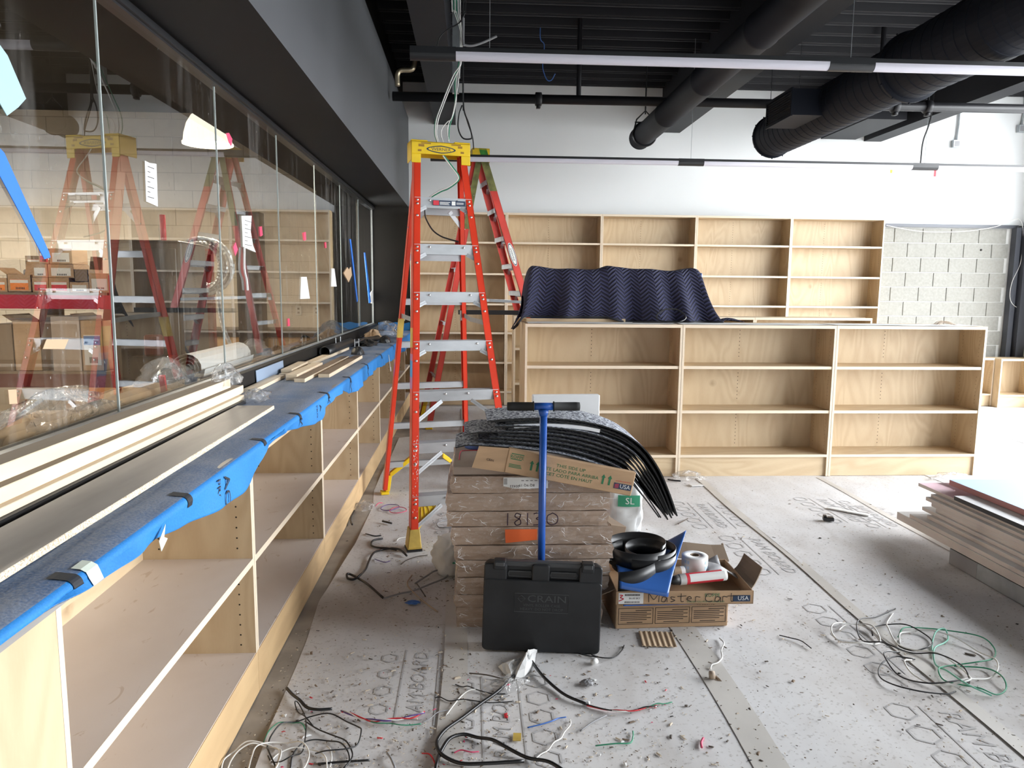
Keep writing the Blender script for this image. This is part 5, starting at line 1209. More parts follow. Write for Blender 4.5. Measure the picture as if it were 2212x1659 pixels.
# tall dark machine cabinet, red box, conduit coils
mc = thing('machine_cabinet', 'tall dark machine cabinet behind the second glass pane', 'cabinet', (-1.96, 5.02, 0))
MB(rotm((-2.04, 5.02, 0), 0, 0, .04)).bx(-.22, .22, -.25, .25, 0, 1.83).build('cabinet_body', 'dark_cabinet', mc, bevel=.02, seg=2)
MB(rotm((-2.04, 5.02, 0), 0, 0, .04)).bx(-.19, .19, -.256, -.25, .9, 1.78).build('cabinet_door', 'dark_cabinet', mc, bevel=.004)
MB(rotm((-2.04, 5.02, 0), 0, 0, .04)).bx(-.20, .20, -.30, -.25, .80, .96).build('cabinet_drawer', 'black_plastic', mc, bevel=.004)
tag(box('red_box', 'dark_red', (-2.0, -1.91, 4.62, 4.70, 1.12, 1.25), bevel=.01), 'small red box hanging on the dark machine cabinet', 'box')
tag(box('box_shelf', 'dark_cabinet', (-2.06, -1.84, 4.58, 4.714, 1.09, 1.118)), 'narrow dark ledge under the small red box', 'ledge')
MB().tube([(-1.98, 4.95, 1.80), (-1.98, 4.95, 2.0)], .018, 10).build('handle', 'red_print', mc, True)
pts = []
for i in range(560):
    a = 2*pi*i/72; f = i/559; r = .215-.075*abs(math.sin(f*9))-.01*math.sin(a*2.3); pts.append((-2.06+r*math.cos(a), 5.82+.22*f+.02*math.sin(a*1.7), 1.70+r*1.05*math.sin(a)))
o = MB().tube(pts, [.0145+.003*(i % 2) for i in range(560)], 8).build('conduit_coil', 'galvanised'); tag(o, 'coil of ribbed metal conduit hanging behind the glass', 'conduit')
for i, (pts, lb) in enumerate((([(-2.20, 5.9, 1.55), (-2.22, 5.88, 1.25), (-2.20, 5.88, .97)], 'straight conduit tail hanging left below the coil'), ([(-1.97, 5.9, 1.56), (-1.92, 5.8, 1.30), (-1.82, 5.7, 1.10), (-1.75, 5.7, 1.0)], 'conduit tail slanting down right of the coil'))):
    ps = smoothpts(pts, 14); tag(MB().tube(ps, [.014+.003*(j % 2) for j in range(len(ps))], 8).build('conduit_tail', 'galvanised'), lb, 'conduit', 'conduit tails')
tag(MB().bx(-2.14, -2.09, 5.78, 6.16, 1.80, 1.825).bx(-2.14, -2.09, 6.14, 6.2, 0, 1.9).bx(-2.27, -1.96, 6.05, 6.30, 0, .03).build('conduit_stand', 'dark_red'), 'dark stand carrying the conduit coil', 'stand')
# plywood fronted counter along the store room back wall
kc2 = thing('store_counter', 'plywood fronted counter with dark top along the far store room wall', 'counter', (-3.0, 8.85, 0))
MB().bx(-4.6, -1.62, 8.55, 9.14, 0, .98).build('counter_body', 'ply_orange', kc2); MB().bx(-4.62, -1.61, 8.52, 9.14, .98, 1.06).build('counter_top', 'black_plastic', kc2, bevel=.004)
for i, px in enumerate((645, 684, 714)):
    p = at(px, 671, 'y', YS-.006); t = thing('outlet_plate', ['left', 'middle', 'right'][i]+' outlet plate of three above the store room counter', 'outlet', p, 'outlet plates')
    MB().bx(p.x-.038, p.x+.038, YS-.012, YS-.0045, p.z-.058, p.z+.058).build('plate', 'outlet_plate' if i < 2 else 'galvanised', t, bevel=.003)
    MB().bx(p.x-.012, p.x+.012, YS-.014, YS-.012, p.z+.012, p.z+.034).build('socket', 'black_print', t); MB().bx(p.x-.012, p.x+.012, YS-.014, YS-.012, p.z-.034, p.z-.012).build('socket', 'black_print', t)
b = box('wall_panel', 'dark_cabinet', (-2.56, -2.30, 8.3, 8.5, 0, 2.35)); tag(b, 'dark upright locker by the far store room counter', 'locker')
gc = carton('grey open carton by the conduit tails behind the glass', -2.2, -1.80, .80, .15, 5.4, .4, 'cardboard_grey', ('outlet_plate',), True); tag(box('crate', 'dark_cabinet', (-2.21, -1.78, 5.38, 5.85, 0, .798)), 'dark crate under the grey open carton behind the glass', 'crate')
# low shelf behind the partition with packaging on it
ls = box('partition_shelf', 'cardboard_dark', (-1.70, -1.39, .2, 8.4, .97, .998)); tag(ls, 'low shelf running behind the glass partition', 'shelf')
for q in (.4, 2.9, 4.4, 6.4, 8.3): MB().bx(-1.68, -1.40, q, q+.03, 0, .97).build('support', 'cardboard_dark', ls)
lump('plastic_bag', 'golden clear bag of brown paper behind the first glass joint', (-1.52, 2.75, .999), .10, .42, .15, 'poly_film', 21, 'plastic bag', 'packaging behind the glass')
lump('kraft_paper', 'crumpled brown kraft paper behind the glass beside the lumber', (-1.56, 3.35, .999), .11, .5, .09, 'paper_kraft', 22, 'paper', 'packaging behind the glass', rough=.12)
lump('kraft_paper', 'brown kraft paper inside the golden bag', (-1.52, 2.62, .999), .08, .34, .10, 'paper_kraft', 25, 'paper', 'packaging behind the glass', rough=.15)
lump('plastic_bag', 'clear bag with a red strip behind the second pane', (-1.53, 3.75, .999), .09, .28, .17, 'poly_film', 23, 'plastic bag', 'packaging behind the glass')
tag(MB(rotm((-1.45, 3.56, 1.02), .3, 0, .1)).bx(-.012, .012, -.02, .0, 0, .12).build('red_strip', 'red_tape'), 'red strip on the clear bag behind the second pane', 'tape')
r_ = []
for i in range(60): a = i/59*2*pi*4; rr_ = .02+.075*i/59; r_.append((rr_*math.cos(a), rr_*math.sin(a)))
b = MB()
for (xa, za), (xb, zb) in zip(r_, r_[1:]): b.add([(-1.53+xa, 4.05, 1.105+za), (-1.53+xb, 4.05, 1.105+zb), (-1.53+xb, 4.95, 1.105+zb), (-1.53+xa, 4.95, 1.105+za)], [(0, 1, 2, 3)])
o = b.build('paper_roll', 'paper_white', None, True); tag(o, 'big roll of white lining paper lying behind the second glass joint', 'roll')
lump('plastic_bag', 'clear film over the far end of the white paper roll', (-1.50, 5.15, .999), .12, .25, .17, 'poly_film', 24, 'plastic bag', 'packaging behind the glass')
cr = MB(); cr.grid(lambda u, v: (-1.62+.22*u, .9+1.35*v, 1.0+.012+.05*math.sin(pi*u*.9)), 8, 10, .008); tag(cr.build('carpet_offcut', 'carpet'), 'speckled navy carpet offcut behind the glass at the lower left', 'carpet')
# pendant lamps (one in view, two added out of view to brighten the store room)
def pendant(label, c, watts):
    c = V(c); pl_ = thing('pendant_lamp', label, 'lamp', c, 'store room pendant lamps')
    MB().lathe([(.185, 0), (.188, .012), (.178, .02), (.170, .08), (.150, .15), (.115, .21), (.06, .25), (.05, .25), (.10, .205), (.14, .145), (.16, .08), (.168, .02), (.185, 0)], 36, c, cap=False).build('lamp_shade', 'lamp_shade', pl_, True)
    MB().tube([c+V((0, 0, .23)), V((c.x, c.y, 3.55))], .008, 8).lathe([(.05, .235), (.05, .32), (.03, .34)], 16, c).build('lamp_stem', 'black_alu', pl_, True)
    ld = bpy.data.lights.new('pendant_bulb', 'POINT'); ld.energy = watts; ld.color = (1.0, .88, .72); ld.shadow_soft_size = .06
    lo = bpy.data.objects.new('pendant_bulb', ld); COL.objects.link(lo); lo.location = (0, 0, .02); lo.parent = pl_
pendant('cream bell shaped pendant lamp glowing behind the glass', (-2.03, 6.0, 2.63), 35)
pendant('added unseen pendant lamp brightening the store room past the left edge, far one', (-4.9, 7.0, 2.63), 80)
pendant('added unseen pendant lamp brightening the store room past the left edge, near one', (-4.3, 3.6, 2.63), 80)
# ================================================================ overhead
ZL, Y1, Y2 = 2.925, 4.62, 8.14
def lite(label, pa, pb, Yl, left_cap, group):
    xa, xb = at(pa[0], pa[1], 'y', Yl).x, at(pb[0], pb[1], 'y', Yl).x
    t = thing('linear_light', label, 'light', ((xa+xb)/2, Yl, ZL), group)
    r = .034; poly = [(r*math.cos(a), r*.95*math.sin(a)) for a in [pi+pi*i/12 for i in range(13)]]+[(r, .012), (-r, .012)]
    b = MB(); b.prism(poly, xa, xb, (0,1,0), (0,0,1), (1,0,0), (0, Yl, ZL)); b.build('diffuser', 'diffuser', t, False)
    MB().bx(xa, xb, Yl-.036, Yl+.036, ZL+.0125, ZL+.036).build('housing', 'black_alu', t)
    return t, xa, xb
def joiner(t, xa, xb, Yl):
    r = .0355; poly = [(r*math.cos(a), r*math.sin(a)) for a in [pi+pi*i/12 for i in range(13)]]+[(r, .038), (-r, .038)]
    MB().prism(poly, xa, xb, (0,1,0), (0,0,1), (1,0,0), (0, Yl, ZL)).build('joiner', 'black_alu', t)
    xm = (xa+xb)/2; MB().tube([(xm, Yl, ZL+.036), (xm, Yl, ZC-.07)], .0022, 5).build('suspension_wire', 'galvanised', t)
A, xa, xb = lite('nearer linear light, long left section with white diffuser and black end', (985, 122), (1788, 140), Y1, True, 'linear lights')
x0 = at(886, 117, 'y', Y1).x; MB().prism([(.0355*math.cos(a), .0355*math.sin(a)) for a in [pi+pi*i/12 for i in range(13)]]+[(.0355, .038), (-.0355, .038)], x0, xa, (0,1,0), (0,0,1), (1,0,0), (0, Y1, ZL)).build('end_section', 'black_alu', A)
MB().tube([(xa+.2, Y1, ZL+.036), (xa+.2, Y1, ZC-.07)], .002, 5).build('suspension_wire', 'galvanised', A)
B, xc, xd = lite('nearer linear light, right section running out of the picture', (1885, 145), (2400, 160), Y1, False, 'linear lights'); joiner(A, xb, xc, Y1)
A2, xa, xb = lite('farther linear light, left section starting behind the ladder cap', (1012, 336), (1465, 340), Y2, True, 'linear lights'); x0 = at(930, 334, 'y', Y2).x
MB().prism([(.0355*math.cos(a), .0355*math.sin(a)) for a in [pi+pi*i/12 for i in range(13)]]+[(.0355, .038), (-.0355, .038)], x0, xa, (0,1,0), (0,0,1), (1,0,0), (0, Y2, ZL)).build('end_section', 'black_alu', A2)
B2, xc, xd = lite('farther linear light, middle section between two black joiners', (1520, 341), (1970, 347), Y2, False, 'linear lights'); joiner(A2, xb, xc, Y2)
C2, xe, xf = lite('farther linear light, right section at the picture edge', (2025, 348), (2400, 353), Y2, False, 'linear lights'); joiner(B2, xd, xe, Y2)
tag(MB().tube(smoothpts([(xd+.10, Y2, ZL+.04), (xd+.11, Y2, 3.2), (xd+.18, Y2, 3.5), (xd+.19, Y2, 4.2)], 6), .009, 6).build('power_cord', 'cable_black'), 'black power cord dropping to the farther light joiner', 'cord')
tag(box('hanging_tag', 'red_tape', (xe-.03, xe-.005, Y2-.003, Y2, ZL-.10, ZL-.036)), 'tiny red tag hanging under the farther light joiner', 'tag')
tag(box('hanging_tag', 'yellow_plastic', (xd-.24, xd-.215, Y2-.003, Y2, ZL-.07, ZL-.036)), 'tiny yellow tag hanging under the farther light', 'tag')
# sprinkler main
SY = 7.75
sp_ = thing('sprinkler_pipe', 'black sprinkler main running across the room below the beams', 'pipe', (2.5, SY, 3.52))
za, zb_ = at(900, 209, 'y', SY).z, at(2100, 233, 'y', SY).z; xl = at(848, 208, 'y', SY).x
def pz(x): return za+(zb_-za)*(x+.6)/6.0
MB().tube([(max(xl, -.82), SY, pz(-.8)), (XR, SY, pz(XR))], .046, 20).build('pipe_run', 'pipe_paint', sp_, True)
for px in (1163, 1935, 2005):
    x = at(px, 215, 'y', SY).x; MB().lathe([(.048, -.035), (.066, -.03), (.066, .03), (.048, .035)], 20, (x, SY, pz(x)), (0,1,0), (0,0,1), (1,0,0)).bx(x-.02, x+.02, SY-.03, SY+.03, pz(x)-.09, pz(x)-.05).build('coupling', 'pipe_paint', sp_, True)
for px in (1250, 1900):
    x = at(px, 200, 'y', SY).x; MB().tube([(x, SY, pz(x)), (x, SY, ZC-.02)], .024, 10).lathe([(.04, 0), (.04, .06)], 8, (x, SY, 3.85)).build('riser', 'pipe_paint', sp_)
b = MB(); b.tube(smoothpts([(-.74, SY, 3.55), (-.74, SY, 3.66), (-.70, SY, 3.70), (-.60, SY, 3.71), (-.57, SY, 3.77), (-.57, SY, 3.86)], 5), .024, 10); b.build('branch_elbow', 'brass_fitting', sp_, True)
# round pipe with elbow end
rp = thing('round_duct', 'slim round black duct running front to back, hung on a strap', 'duct', (2.0, 6.0, 3.34))
pr = []; y = 2.8
while y < 8.98: pr += [(.125, y), (.125, y+1.18), (.131, y+1.2), (.131, y+1.24)]; y += 1.25
pr = [(r, min(y, 9.0)) for r, y in pr]+[(.118, 9.05), (.06, 9.08)]
MB().lathe(pr, 32, (2.0, 0, 3.34), (1,0,0), (0,0,-1), (0,1,0)).build('duct_body', 'duct_paint', rp, True)
b = MB(); b.tube([(2.0+.135*math.cos(a), 8.75, 3.34+.135*math.sin(a)) for a in [2*pi*i/24 for i in range(24)]], .012, 6, closed=True)
b.tube([(1.87, 8.75, 3.37), (1.90, 8.75, 3.50), (2.0, 8.75, 3.60), (2.10, 8.75, 3.50), (2.13, 8.75, 3.37)], .009, 6).tube([(1.88, 8.75, 3.47), (2.12, 8.75, 3.47)], .008, 6).tube([(2.0, 8.75, 3.56), (2.0, 8.75, ZC)], .008, 6); b.build('strap_hanger', 'black_alu', rp)
# big spiral duct
bd = thing('spiral_duct', 'large black spiral duct with flange rings and a side grille at upper right', 'duct', (3.28, 6.0, 3.22))
def spiral(r, ya, yb):
    pr = []; y = ya
    while y < yb-.001: pr += [(r, y), (r, min(y+.098, yb)), (r+.0035, min(y+.103, yb)), (r+.0035, min(y+.110, yb))]; y += .115
    return pr
ODX, ODZ = 3.28, 3.22
MB().lathe(spiral(.212, 5.61, 8.18)+[(.19, 8.20), (.0, 8.205)], 40, (ODX, 0, ODZ), (1,0,0), (0,0,-1), (0,1,0)).build('duct_body', 'duct_paint', bd)
MB().lathe(spiral(.234, 2.6, 5.59), 40, (ODX, 0, ODZ), (1,0,0), (0,0,-1), (0,1,0)).build('duct_body', 'duct_paint', bd)
for yy, r in ((8.16, .226), (5.60, .258)): 
    fr_ = MB().lathe([(r-.04, yy-.022), (r, yy-.018), (r, yy+.018), (r-.04, yy+.022)], 40, (ODX, 0, ODZ), (1,0,0), (0,0,-1), (0,1,0)).build('flange_ring', 'duct_paint', bd, True)
    b = MB()
    for i in range(12): a = 2*pi*i/12; b.sphere((ODX+(r+.004)*math.cos(a), yy, ODZ+(r+.004)*math.sin(a)), .008, 6)
    b.build('flange_screws', 'duct_paint', fr_, stuff=True)
g = MB().bx(2.83, 3.15, 6.64, 7.20, 3.10, 3.325).build('grille_box', 'duct_paint', bd)
MB().bx(2.815, 2.8295, 6.63, 7.21, 3.09, 3.115).bx(2.815, 2.8295, 6.63, 7.21, 3.31, 3.335).bx(2.815, 2.8295, 6.63, 6.655, 3.115, 3.31).bx(2.815, 2.8295, 7.185, 7.21, 3.115, 3.31).build('grille_frame', 'duct_paint', g)
for k in range(9): MB(rotm((2.825, 6.92, 3.125+k*.0215), 0, .6, 0)).bx(-.010, .004, -.265, .265, -.0015, .0015).build('grille_slat', 'duct_paint', g)
MB().bx(2.8298, 2.8305, 6.655, 7.185, 3.115, 3.31).build('grille_back', 'black_plastic', g)
for yy in (4.6, 7.9): MB().tube([(ODX-.15, yy, ODZ+.17), (ODX-.15, yy, ZC)], .003, 5).tube([(ODX+.15, yy, ODZ+.17), (ODX+.15, yy, ZC)], .003, 5).build('hanger_wire', 'black_alu', bd)
tag(box('duct_panel', 'foam_white', (3.5, 4.4, 4.05, 4.35, 3.72, 3.77)), 'pale ceiling panel hanging above the duct in the upper right corner', 'panel')
for q in (3.6, 4.3): MB().tube([(q, 4.2, 3.77), (q, 4.2, ZC)], .003, 5).build('hanger_wire', 'black_alu', bpy.data.objects['duct_panel'])
# wires and strut near the front ladder
YW = 5.28
def wp(pts, o=(800, 0), s=3.607, Yv=YW): return [at(o[0]+x/s, o[1]+y/s, 'y', Yv) for x, y in pts]
def hang(label, pts, r, mat, Yv=YW, o=(800, 0), s=3.607, top=True):
    p = wp(pts, o, s, Yv)
    if top: p = [V((p[0].x, Yv, ZC-.02))]+p
    return tag(MB().tube(smoothpts(p, 6), r, 6).build('hanging_wire', mat), label, 'wire', 'wires hanging over the front ladder')
hang('white wire bundle strand bowing left down to the ladder cap', [(635, 0), (650, 80), (690, 200), (710, 300), (705, 380), (700, 500), (650, 580), (600, 700), (550, 830), (515, 930), (505, 1040), (525, 1110)], .0035, 'cable_white')
hang('second white strand bowing left beside the first', [(660, 0), (668, 90), (700, 200), (718, 300), (712, 400), (706, 500), (665, 590), (615, 700), (565, 830), (530, 930), (515, 1040), (535, 1110)], .0035, 'cable_white', YW+.02)
hang('green strand bowing left with the white ones', [(650, 0), (662, 90), (696, 200), (714, 300), (708, 400), (698, 520), (640, 600), (590, 720), (545, 840), (508, 940), (500, 1040), (520, 1110)], .003, 'cable_green', YW+.04)
hang('green strand hanging straight with a kink near the beam end', [(670, 40), (700, 180), (712, 320), (690, 480), (660, 640), (660, 780), (650, 880), (620, 980), (610, 1110)], .0035, 'cable_green', YW+.06)
hang('white strand hanging straight beside the strut', [(682, 0), (706, 180), (716, 320), (700, 480), (668, 640), (670, 780), (645, 890), (612, 960), (600, 1020), (612, 1110)], .003, 'cable_white', YW+.05)
hang('short white strand looping behind the ladder cap', [(700, 300), (690, 600), (640, 900), (600, 950), (560, 1000), (552, 1050), (568, 1110)], .003, 'cable_white', YW+.03)
hang('black wire with white tip curling left under the deck', [(742, 0), (735, 100), (690, 180), (600, 230), (540, 290), (522, 350), (523, 372)], .005, 'cable_black')
hang('black cable loop hanging right of the strut', [(722, 600), (725, 800), (735, 880), (765, 960), (790, 1055), (780, 1082), (720, 1075), (685, 1000), (690, 900), (715, 820)], .005, 'cable_black', YW+.05)
hang('black cable end dangling to the right of the ladder cap', [(724, 700), (728, 840), (760, 960), (795, 1065), (806, 1165)], .004, 'cable_black', YW+.07)
hang('blue wire pigtail under the deck behind the nearer light', [(1325, 300), (1355, 350), (1345, 470), (1345, 540), (1375, 620), (1410, 625), (1440, 575)], .005, 'cable_blue', 7.95)
st = tag(MB().bx(-.135, -.09, YW+.09, YW+.13, 2.9, ZC).bx(-.105, -.08, YW+.07, YW+.11, 3.0, 3.8).build('steel_strut', 'galvanised'), 'galvanised steel strut hanging from the deck beside the wires', 'strut')
tag(MB().tube(smoothpts(wp([(725, 140), (725, 330), (740, 352), (800, 355), (880, 330), (985, 282)]), 6), .008, 8).build('bent_conduit', 'cable_grey'), 'bent grey conduit stub sticking out right of the strut', 'conduit')
hang('white and green wires sagging through the front ladder below its cap', [(565, 1212), (620, 1290), (680, 1370), (670, 1412), (600, 1460), (530, 1490), (450, 1550), (425, 1620)], .004, 'cable_white', 5.02, top=False)
hang('dark wire sagging with the white ones through the ladder', [(575, 1212), (630, 1285), (690, 1370), (682, 1414), (610, 1470), (545, 1497), (460, 1552), (432, 1622)], .004, 'cable_green', 5.04, top=False)
hang('black cable looping behind the upper ladder steps', [(545, 760), (545, 840), (560, 900), (620, 1000), (700, 1060), (780, 1090), (880, 1117)], .005, 'cable_black', 5.06, (800, 280), 4.608, False)
# boxes on the back wall
for i, (px, py, lb) in enumerate(((2065, 311, 'left metal junction box with conduit on the white wall'), (2206, 278, 'right metal junction box with conduit at the picture edge'))):
    p = at(px, py, 'y', YB-.03); t = thing('junction_box', lb, 'junction box', p, 'junction boxes'); MB().bx(p.x-.05, p.x+.05, YB-.055, YB-.001, p.z-.05, p.z+.05).build('box_body', 'galvanised', t, bevel=.004)
    MB().bx(p.x-.036, p.x+.036, YB-.0565, YB-.055, p.z-.036, p.z+.036).build('box_opening', 'cable_grey', t)
    MB().tube([(p.x+.01, YB-.02, p.z+.05), (p.x+.02, YB-.02, p.z+.25), (p.x+.02, YB-.02, ZC-.1)], .012, 8).build('conduit', 'galvanised', t)
tag(MB().tube(smoothpts([at(1915, 487, 'y', YB-.04), at(1990, 500, 'y', YB-.05), at(2080, 500, 'y', YB-.05), at(2150, 490, 'y', YB-.06), at(2205, 476, 'y', YB-.08), at(2206, 560, 'y', YB-.1), at(2186, 610, 'y', YB-.1), at(2182, 645, 'y', YB-.1), at(2195, 663, 'y', YB-.1), at(2216, 662, 'y', YB-.1)], 6), .004, 6).build('white_cable', 'cable_white'), 'white cable sagging across the bare concrete blocks and looping down the frame', 'cable')
tag(MB().lathe([(.018, 0), (.01, .015)], 6, at(2119, 540, 'y', YB), (1,0,0), (0,0,1), (0,-1,0)).build('anchor_plug', 'black_print'), 'black anchor plug sticking out of a concrete block', 'plug')
# ================================================================ on the islands
IT = 1.274
ub = box('covered_crate', 'blue_vinyl_dark', (.50, 2.0, 6.36, 6.60, 1.2675, 1.70), bevel=.01); tag(ub, 'navy crate mostly hidden under the quilted blue blanket', 'crate')
tag(box('plywood_offcut', 'ply_x', (.47, 1.32, 6.29, 6.355, IT, IT+.028)), 'thin plywood offcut lying under the left blanket hem', 'board')
tag(MB().prism([(.470, 0), (.505, 0), (.485, .045), (.470, .055)], 0, .03, (1,0,0), (0,0,1), (0,1,0), (0, 6.315, IT+.029)).build('orange_strap', 'orange_tape'), 'orange strap end peeking out at the left of the blanket', 'strap')
pth = [(6.315, 1.275), (6.325, 1.45), (6.335, 1.62), (6.345, 1.70), (6.375, 1.728), (6.48, 1.735), (6.59, 1.73), (6.62, 1.70), (6.64, 1.5), (6.66, 1.3)]
seg = [0]
for (a, b_), (c, d) in zip(pth, pth[1:]): seg.append(seg[-1]+math.hypot(c-a, d-b_))
TL = seg[-1]
def pat(s):
    for i in range(len(seg)-1):
        if s <= seg[i+1]+1e-9:
            t = (s-seg[i])/(seg[i+1]-seg[i]); return pth[i][0]+(pth[i+1][0]-pth[i][0])*t, pth[i][1]+(pth[i+1][1]-pth[i][1])*t
    return pth[-1]
NU, NV = 110, 46; UVb = []
def bl_fn(u, v):
    y, z = pat(v*TL)
    front = 1 if y < 6.45 else -1
    h = max(0, min(1, (1.70-z)/.43))          # 0 on top, 1 at the hem
    xl = .445-.10*h*h; xr = 2.04+.10*h+.04*h*h
    x = xl+(xr-xl)*u
    fold = .034*math.sin(u*31+.9*math.sin(u*9))+.024*math.sin(u*17+2)+.016*math.sin(u*53+1)
    amp = (.25+h)*(.6+.5*math.sin(u*5+1)**2)
    y -= front*(fold*amp+.03*h)
    z += (.010*math.sin(u*13+1)+.012*math.exp(-((u-.46)/.03)**2)+.006*math.sin(u*29))*(1-h)
    if front > 0 and h > .75 and u < .52: z += (.040 if u < .44 else .040*(.52-u)/.08)*(h-.75)/.25     # left part of the hem is shorter
    # the ends drop down over the crate sides
    for e, w_ in ((u, .055), (1-u, .07)):
        if e < w_:
            k = 1-e/w_; z -= .10*k*k*(1-h)+.30*k**3*(1-h)*(.5 if e == u else .35)
    if u < .05: z -= .10*(1-u/.05)*h; y -= .02*(1-u/.05)*h
    zmin = 1.277 if x > .44 else 1.16
    return (x, y, max(z, zmin))
b = MB(); b.grid(bl_fn, NU, NV, .008)
uvs = [(i/NU*1.7, j/NV*TL) for i in range(NU+1) for j in range(NV+1)]
bo = b.build('moving_blanket', 'blanket', None, True, uv=uvs+uvs); tag(bo, 'quilted navy moving blanket draped over a crate on the front island', 'blanket')
he = [V(bl_fn(i/NU, 0)) for i in range(NU+1)]; b = MB(); b.tube([p+V((0, -.002, .004)) for p in he], .009, 6); b.build('bound_hem', 'blanket_hem', bo, True)
b = MB(); b.grid(lambda u, v: (2.14+.24*u, 6.33+.25*v, IT+.006+.035*math.sin(pi*u)*(.6+.4*math.sin(v*5))), 10, 8, .004); tag(b.build('blanket_corner', 'blanket', None, True, uv=[(i/10*.24, j/8*.25) for i in range(11) for j in range(9)]*2), 'loose navy blanket corner lying right of the draped blanket', 'blanket')
for lb, x0, x1, y0, y1 in (('white paper sheet covering the left part of the front island top', .46, 1.68, 5.965, 6.26), ('white paper sheet covering the middle of the front island top', 1.72, 2.98, 5.96, 6.25), ('white paper sheet on the right part of the front island top', 3.02, 4.28, 5.965, 6.27)):
    b = MB(); b.grid(lambda u, v: (x0+(x1-x0)*u, y0+(y1-y0)*v+.006*math.sin(u*7), IT+.0022+.0012*math.sin(u*21+v*5)), 14, 3, .0008); tag(b.build('paper_cover', 'paper_white'), lb, 'paper', 'paper on the front island')
q = at(1452, 690, 'y', 6.1)
tag(MB().tube(smoothpts([(q.x-.33, 6.12, IT+.010), (q.x-.1, 6.1, IT+.010), (q.x+.05, 6.12, IT+.010), (q.x+.13, 6.15, IT+.05), (q.x+.06, 6.18, IT+.115), (q.x-.06, 6.17, IT+.11), (q.x-.12, 6.15, IT+.06), (q.x-.08, 6.13, IT+.02), (q.x+.08, 6.1, IT+.012)], 6), .006, 6).build('cable_loop', 'cable_black'), 'black cable loop lying before the draped blanket on the island', 'cable')
q = at(2042, 693, 'y', 6.1); rr = random.Random(4)
for k in range(7):
    tag(MB().tube(smoothpts([(q.x-.07+wob(.01), 6.08+k*.012, IT+.008), (q.x-.02, 6.09+k*.012, IT+.02+.006*(k % 4)), (q.x+.04, 6.08+k*.014, IT+.018+.006*(k % 3)), (q.x+.09+wob(.01), 6.08+k*.012, IT+.006)], 4), .0025, 5).build('wire_offcut', 'cable_tan'), 'brown wire offcut in the small bundle on the right island top', 'wire', 'wire bundle on the right island top')
tag(MB().bx(-.14, .43, 7.95, 7.98, 1.272, 1.32).bx(.43, .9, 7.95, 7.98, 1.272, 1.32).build('dark_bar', 'black_alu'), 'dark flat bar lying on the second island and pointing left behind the ladder', 'bar')

# ================================================================ pile of boards on the right
BG = 'boards in the right pile'
def bd_(label, px, py, zt, th, wdt, mt, ms, yend=1.3):
    p = at(px, py, 'z', zt); plank('melamine_board', label, p.x, p.x+wdt, yend, p.y, zt-th, zt, mt, ms, BG, 0, .001)
bd_('lowest white melamine board of the right pile, reaching furthest left', 1938, 1105, .142, .048, .62, 'melamine', 'mdf_edge')
bd_('second white melamine board from the floor in the right pile', 1965, 1110, .166, .023, .60, 'melamine', 'mdf_edge')
bd_('third melamine board from the floor, set back from the end', 2003, 1112, .190, .023, .58, 'melamine', 'mdf_edge')
bd_('fourth board of the right pile with a bright white end', 1992, 1094, .213, .022, .56, 'melamine', 'mdf_edge')
bd_('fifth board of the right pile, dull and set back', 2022, 1098, .236, .022, .55, 'melamine', 'mdf_edge')
bd_('sixth board of the right pile with its end cut back', 2012, 1086, .258, .021, .55, 'melamine', 'mdf_edge')
bd_('seventh board of the right pile, white end sticking out left', 2000, 1073, .281, .022, .55, 'melamine', 'mdf_edge')
bd_('eighth board of the right pile, thin, just under the pink one', 2011, 1067, .300, .018, .54, 'melamine', 'mdf_edge')
bd_('pink faced foam board sticking out furthest back in the right pile', 1984, 1043, .322, .021, .50, 'pink_foam', 'mdf_edge')
bd_('white board with a black edge on top of the right pile', 2061, 1071, .348, .025, .42, 'melamine', 'black_plastic')
bd_('white board end under the blue topped one in the right pile', 2029, 1030, .3495, .0012, .2, 'melamine', 'mdf_edge')
bd_('blue topped foam board with pink side on the very top right', 2051, 1036, .386, .034, .42, 'blue_foam', 'pink_edge')
sx0 = 2.755
stt = thing('metal_stud', 'galvanised steel stud on the floor under the right board pile', 'stud', (sx0, 2.8, 0))
MB().bx(sx0, sx0+.0015, 1.3, 3.95, .002, .092).bx(sx0, sx0+.04, 1.3, 3.95, .002, .0035).bx(sx0, sx0+.04, 1.3, 3.95, .0905, .092).build('stud_channel', 'galvanised', stt)
MB().bx(sx0-.0008, sx0, 3.72, 3.95, .004, .09).build('stud_lip', 'cable_grey', stt)
o = tag(box('timber_block', 'pine', (3.15, 3.24, 1.4, 3.9, .002, .0935)), 'timber bearer hidden under the right board pile', 'block')
tag(MB(rotm(fl(2132, 1050), 0, 0, .4)).prism([(-.06, -.02), (.0, -.03), (.07, .0), (.03, .02), (.01, .0), (-.02, .03)], .002, .012).build('orange_scrap', 'orange_print'), 'crumpled orange wrapper scrap beyond the right board pile', 'wrapper')

